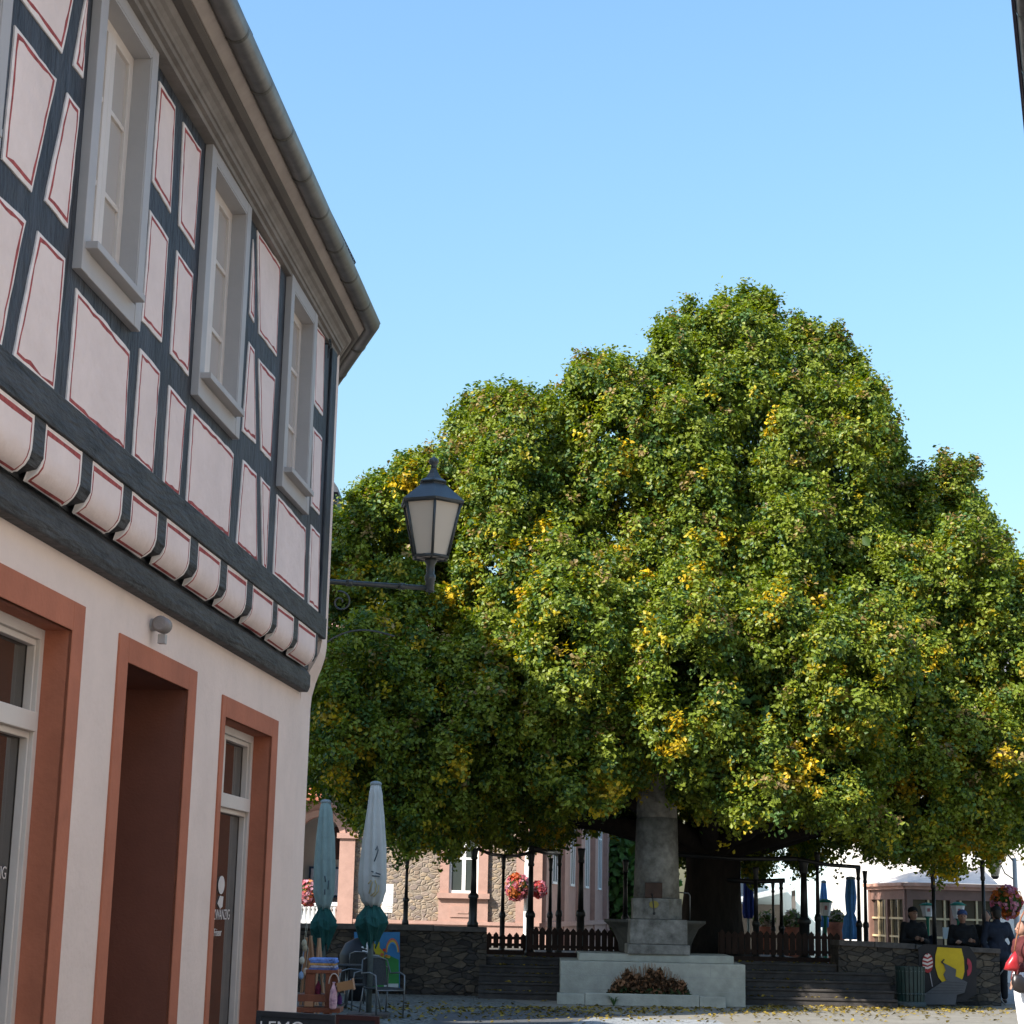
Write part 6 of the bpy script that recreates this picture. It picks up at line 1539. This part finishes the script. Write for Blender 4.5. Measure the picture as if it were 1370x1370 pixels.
MY = 36.28
mu = thing('painted_sweets_board', 'dark board painted with a yellow round door, grey path and striped lollipop, against the wall', 'painted board', at(1265, 1345, MY))
flat(mu, 'board', [(1228, 1268), (1236, 1263), (1296, 1266), (1306, 1280), (1306, 1330), (1290, 1340), (1232, 1340)], MY, plain('board_black', (.022, .02, .02)), .03)
yd = []
for t in np.linspace(0, 1, 9): yd.append((1251.5 + 5 * (1 - t) ** 2 * 1.0 + (0 if t < .5 else (t - .5) * 18 * (t - .2)), 1268 + 46 * t))
flat(mu, 'yellow_door', [(1254, 1267), (1286, 1269), (1289.5, 1284), (1290, 1300), (1288, 1308), (1284, 1316), (1262, 1316), (1255, 1307), (1251, 1293), (1251, 1279)], MY - .034, plain('door_yellow', (.52, .36, .015)), .02)
flat(mu, 'grey_path', [(1262, 1288), (1279, 1297), (1278, 1306), (1294, 1314), (1290, 1328), (1280, 1331), (1278, 1344), (1237, 1344), (1236, 1330), (1248, 1322), (1260, 1314), (1266, 1312), (1262, 1304), (1265, 1298)], MY - .062, plain('path_grey', (.085, .085, .088)), .02)
for k in range(5): flat(mu, 'path_stripe', [(1240 + 6 * k, 1329 - 4 * k), (1287 + 1.2 * k - .5, 1328 - 3.2 * k), (1287 + 1.2 * k - .5, 1328.6 - 3.2 * k), (1240 + 6 * k, 1329.6 - 4 * k)], MY - .084, plain('path_stripe_grey', (.05, .05, .052)), .004)
flat(mu, 'twig', [(1258.5, 1287), (1262.5, 1283), (1264, 1283.5), (1261, 1287), (1266, 1291), (1264.5, 1292)], MY - .07, BLACKPAINT, .01)
lob = [(1241 + 7.2 * math.cos(a), 1288.5 + 13 * math.sin(a)) for a in np.linspace(0, 2 * math.pi, 24, endpoint=False)]
flat(mu, 'lollipop', lob, MY - .04, plain('lolly_red', (.30, .03, .03)), .02)
for k in range(4):
    y0 = 1279 + k * 5.2; f_ = lambda y: 7.2 * math.sqrt(max(.02, 1 - ((y - 1288.5) / 13) ** 2)) - .3
    flat(mu, 'lolly_stripe', [(1241 - f_(y0), y0), (1241, y0 + 2.2), (1241 + f_(y0 - 1), y0 - 1), (1241 + f_(y0 - 3.4), y0 - 3.6), (1241, y0 - .8), (1241 - f_(y0 - 2.6), y0 - 2.4)], MY - .062, plain('lolly_cream', (.60, .50, .44)), .008)
flat(mu, 'lolly_stick', [(1243.3, 1301), (1244.5, 1301), (1248, 1320), (1246.8, 1320)], MY - .04, plain('lolly_stick_grey', (.30, .27, .27)), .01)
rr1 = [(1293.5 + 6.5 * math.cos(a), 1294 + 12 * math.sin(a)) for a in np.linspace(-1.5, 1.5, 14)]; rr2_ = [(1293.5 + 2.0 * math.cos(a), 1294 + 4 * math.sin(a)) for a in np.linspace(1.5, -1.5, 14)]
flat(mu, 'sugar_ring', rr1 + rr2_, MY - .034, plain('ring_pink', (.33, .04, .06)), .02)
# bicycle hoop
q = gz(1338, 1343); 
b = MB(); c = at(1334, 1318, 37.35); b.tube([(c[0] + .16 - .20 * math.sin(t * math.pi) * 1.0, 37.35, .0 + .72 * t) for t in np.linspace(.0, 1, 14)] + [(c[0] + .25, 37.35, .78)], .012, 8); o = b.build('bent_tube', ALU, loc=(c[0], 37.35, 0)); tag(o, 'thin bent grey metal tube at the right end of the stone wall', 'tube')
# garden tables with cafe crockery on the wall: pale box
b = MB(); a, c = at(1262, 1256, 40), at(1275, 1241, 40); b.prism([(a[0], 40, a[2]), (c[0], 40, a[2]), (c[0] - .02, 40.1, c[2]), (a[0] + .02, 40.1, c[2])], (0, .05, 0)); o = b.build('menu_stand', plain('menu_white', (.6, .66, .70)), loc=(a[0], 40, a[2])); tag(o, 'small white menu stand between the two green capped lanterns', 'menu stand')

# ================================================================== PEOPLE
def remesh_obj(mb, name, m, parent, vox, smooth=2):
    o = mb.build(name, m, parent)
    r_ = o.modifiers.new('skin', 'REMESH'); r_.mode = 'VOXEL'; r_.voxel_size = vox; r_.use_smooth_shade = True
    s_ = o.modifiers.new('soft', 'SMOOTH'); s_.iterations = smooth; s_.factor = .5
    dg = bpy.context.evaluated_depsgraph_get(); me = bpy.data.meshes.new_from_object(o.evaluated_get(dg))
    o.modifiers.clear(); old = o.data; o.data = me; bpy.data.meshes.remove(old); me.materials.clear(); me.materials.append(m)
    return o
def cap_(b, p, q, r0, r1): b.tube([p, q], [r0, r1], 12); b.ball(p, r0); b.ball(q, r1)
def person(label, loc, rz, h, jacket, trousers, shoe, hair, arms, cap=None, vox=.014, legs='stand', skin=SKIN, sleeves=True, headtilt=0, loose=1.0):
    """local frame faces -Y; arms = ((elbowL, wristL), (elbowR, wristR)) as fractions of height"""
    t = thing('person', label, 'person', loc)
    cz, sz = math.cos(rz), math.sin(rz)
    def Q(p): x, y, z = [v * h for v in p]; return np.array([loc[0] + x * cz - y * sz, loc[1] + x * sz + y * cz, loc[2] + z])
    b = MB(); j = MB(); tr = MB(); sh = MB(); k_ = h
    # head, neck, face
    hd = (0, -.012 + headtilt, .932)
    b.ball(Q(hd), (.046 * k_, .055 * k_, .066 * k_)); b.ball(Q((0, -.03 + headtilt, .905)), .036 * k_)
    b.ball(Q((0, -.070 + headtilt, .922)), .010 * k_); b.tube([Q((0, -.062 + headtilt, .942)), Q((0, -.073 + headtilt, .922))], [.005 * k_, .009 * k_], 8)
    for s in (-1, 1): b.ball(Q((s * .047, 0 + headtilt, .93)), (.008 * k_, .014 * k_, .018 * k_))
    cap_(b, Q((0, 0, .82)), Q((0, -.005 + headtilt, .89)), .034 * k_, .030 * k_)
    for s, (el, wr) in zip((-1, 1), arms):
        shd = (s * .108, 0, .805)
        cap_(b, Q(shd), Q(el), .030 * k_, .023 * k_); cap_(b, Q(el), Q(wr), .022 * k_, .015 * k_)
        cap_(j, Q(shd), Q(el), .042 * k_, .034 * k_)
        if sleeves: e2 = tuple(el[i] + (wr[i] - el[i]) * .93 for i in range(3)); cap_(j, Q(el), Q(e2), .033 * k_, .025 * k_)
        d_ = np.array(wr) - np.array(el); d_ /= np.linalg.norm(d_); sd = np.cross(d_, (0, 1, .3)); sd /= np.linalg.norm(sd)
        pm = np.array(wr) + d_ * .03; b.ball(Q(pm), (.020 * k_, .017 * k_, .022 * k_))
        for f in range(4):
            p0_ = np.array(wr) + d_ * .045 + sd * (.016 - .0105 * f); ln = (.034, .040, .038, .029)[f]; mid = p0_ + d_ * ln * .55; tip = mid + d_ * ln * .35 + np.array([0, -.008, -.012])
            b.tube([Q(p0_ - d_ * .02), Q(mid), Q(tip)], [.0062 * k_, .0058 * k_, .005 * k_], 6)
        b.tube([Q(np.array(wr) + d_ * .012 + sd * .014), Q(np.array(wr) + d_ * .03 + sd * .030), Q(np.array(wr) + d_ * .048 + sd * .030)], [.008 * k_, .007 * k_, .0055 * k_], 6)
    # trunk and legs
    cap_(b, Q((0, 0, .56)), Q((0, 0, .74)), .06 * k_, .062 * k_)
    for s in (-1, 1):
        cap_(b, Q((s * .05, 0, .50)), Q((s * .055, -.005, .285)), .048 * k_, .032 * k_); cap_(b, Q((s * .055, -.005, .285)), Q((s * .055, .01, .045)), .031 * k_, .021 * k_); cap_(b, Q((s * .055, .01, .025)), Q((s * .06, -.075, .016)), .022 * k_, .016 * k_)
        cap_(tr, Q((s * .05, 0, .50)), Q((s * .055, -.005, .285)), loose * .062 * k_, loose * .045 * k_); cap_(tr, Q((s * .055, -.005, .285)), Q((s * .055, .01, .075)), loose * .044 * k_, loose * .036 * k_)
        cap_(sh, Q((s * .055, .012, .026)), Q((s * .06, -.085, .020)), .026 * k_, .020 * k_)
    cap_(tr, Q((-.03, 0, .53)), Q((.03, 0, .53)), .075 * k_, .075 * k_)
    cap_(j, Q((-.045, .0, .50)), Q((.045, .0, .50)), .080 * k_, .080 * k_); cap_(j, Q((-.04, 0, .58)), Q((.04, 0, .58)), .078 * k_, .078 * k_); cap_(j, Q((-.06, 0, .74)), Q((.06, 0, .74)), .080 * k_, .080 * k_); cap_(j, Q((-.085, 0, .79)), Q((.085, 0, .79)), .048 * k_, .048 * k_)
    j.tube([Q((0, 0, .50)), Q((0, 0, .62)), Q((0, 0, .78))], [.085 * k_, .08 * k_, .085 * k_], 14); cap_(j, Q((0, .0, .81)), Q((0, 0, .845)), .046 * k_, .040 * k_)
    body = remesh_obj(b, 'body', skin, t, vox); remesh_obj(j, 'jacket', jacket, t, vox); remesh_obj(tr, 'trousers', trousers, t, vox)
    remesh_obj(sh, 'shoes', shoe, t, vox * .8)
    hb = MB(); hb.ball(Q((0, .008 + headtilt, .945)), (.051 * k_, .054 * k_, .060 * k_)); hb.ball(Q((0, .025 + headtilt, .915)), (.046 * k_, .038 * k_, .05 * k_))
    remesh_obj(hb, 'hair', hair, t, vox * .8)
    for s in (-1, 1): e = MB(); e.ball(Q((s * .018, -.060 + headtilt, .937)), .0055 * k_, 0, 8, 6); e.build('eye', BLACKPAINT, t)
    m_ = MB(); m_.tube([Q((-.014, -.0615 + headtilt, .898)), Q((0, -.066 + headtilt, .897)), Q((.014, -.0615 + headtilt, .898))], .0035 * k_, 6); m_.build('mouth', plain('lip', (.30, .12, .10)), t)
    if cap:
        c_ = MB(); c_.lathe(Q((0, .0 + headtilt, .955)), [(.056 * k_, -.004 * k_), (.057 * k_, .012 * k_), (.048 * k_, .036 * k_), (.025 * k_, .052 * k_), (.002, .056 * k_)], 18)
        a_ = rz - math.pi / 2; f_ = np.array([math.cos(a_), math.sin(a_), 0]); s2 = np.array([-f_[1], f_[0], 0]); o_ = Q((0, headtilt, .955))
        c_.prism([o_ + f_ * .045 * k_ + s2 * .045 * k_, o_ + f_ * .085 * k_ + s2 * .03 * k_, o_ + f_ * .095 * k_, o_ + f_ * .085 * k_ - s2 * .03 * k_, o_ + f_ * .045 * k_ - s2 * .045 * k_], (0, 0, .006 * k_)); c_.build('cap', cap, t)
    return t
down = (((-.135, .01, .62), (-.13, -.04, .47)), ((.135, .01, .62), (.13, -.04, .47)))
lean = (((-.150, -.02, .63), (-.05, -.13, .66)), ((.150, -.02, .63), (.05, -.13, .655)))
cross = (((-.150, -.02, .64), (.04, -.125, .665)), ((.150, -.02, .64), (-.04, -.135, .655)))
pocket = (((-.165, .03, .63), (-.10, .02, .50)), ((.165, .03, .63), (.10, .02, .50)))
def pl(px, Y): return (at(px, 1250, Y)[0], Y, 0.012)
person('person in dark jacket and dark cap leaning behind the wall, leftmost of the group', pl(1222, 38.2), R(15), 1.88, BLACKCLOTH, BLACKCLOTH, BLACKLEATHER, HAIR, lean, BLACKCLOTH)
person('person beside the leftmost figure, head bowed low, navy jacket, behind the stone wall', pl(1235, 38.9), R(-20), 1.56, NAVY, BLACKCLOTH, BLACKLEATHER, HAIR, down)
person('person in blue cap and black top with forearms folded on the wall', pl(1288, 38.0), R(-5), 1.84, BLACKCLOTH, BLUEJEAN, BLACKLEATHER, GREYHAIR, cross, CAPBLUE)
person('person seen from behind in navy jacket and dark cap at the end of the wall', pl(1334, 37.9), R(185), 1.93, NAVY, BLACKCLOTH, BLACKLEATHER, HAIR, pocket, BLACKCLOTH)
person('person in black facing the man in navy, partly hidden behind an iron post', pl(1320, 38.9), R(-40), 1.85, BLACKCLOTH, BLACKCLOTH, BLACKLEATHER, HAIR, down)
wp = (at(1370, 1300, 28)[0], 28.0, 0.012)
wo2 = person('person at the right frame edge in maroon top and white trousers carrying bags', wp, R(-75), 1.66, MAROON, WHITECLOTH, WHITECLOTH, HAIR, down, None, .012, loose=1.35)
# red shoulder bag, black handbag
def bag(name, label, pts, Y, d, m, strap_pts, mstrap):
    c = np.mean([at(*p, Y) for p in pts], axis=0); t = thing(name, label, 'bag', (c[0], Y, min(at(*p, Y)[2] for p in pts)))
    b = MB(); n = len(pts); P_ = [at(*p, Y) for p in pts]
    for k, (s, yy) in enumerate(((.55, -d), (.9, -d * .6), (1, 0), (.9, d * .6), (.55, d))):
        for p in P_: q = c + (p - c) * s; b.v.append((q[0], Y + yy, q[2]))
    for k in range(4):
        for i in range(n): b.f.append((k * n + i, (k + 1) * n + i, (k + 1) * n + (i + 1) % n, k * n + (i + 1) % n)); b.m.append(0); b.sm.append(True)
    b.f.append(tuple(range(n))); b.f.append(tuple(4 * n + i for i in range(n))[::-1]); b.m += [0, 0]; b.sm += [True, True]
    b.build('bag_body', m, t); b = MB(); b.tube([at(*p, Y + .01) for p in strap_pts], .012, 6); b.build('strap', mstrap, t)
bag('shoulder_bag', 'red leather shoulder bag hanging at the hip of the right edge person', [(1358, 1272), (1362, 1280), (1364, 1295), (1360, 1300), (1350, 1299), (1343, 1297), (1346, 1288), (1352, 1279)], 27.72, .07, REDLEATHER, [(1357, 1274), (1360, 1255), (1366, 1228), (1374, 1212)], plain('tan_strap', (.25, .10, .05)))
bag('handbag', 'black leather handbag hanging below the red bag against white trousers', [(1355, 1303), (1366, 1304), (1374, 1312), (1373, 1329), (1364, 1329), (1356, 1325), (1353, 1315)], 27.72, .06, BLACKLEATHER, [(1358, 1304), (1362, 1290), (1370, 1285), (1372, 1304)], BLACKLEATHER)
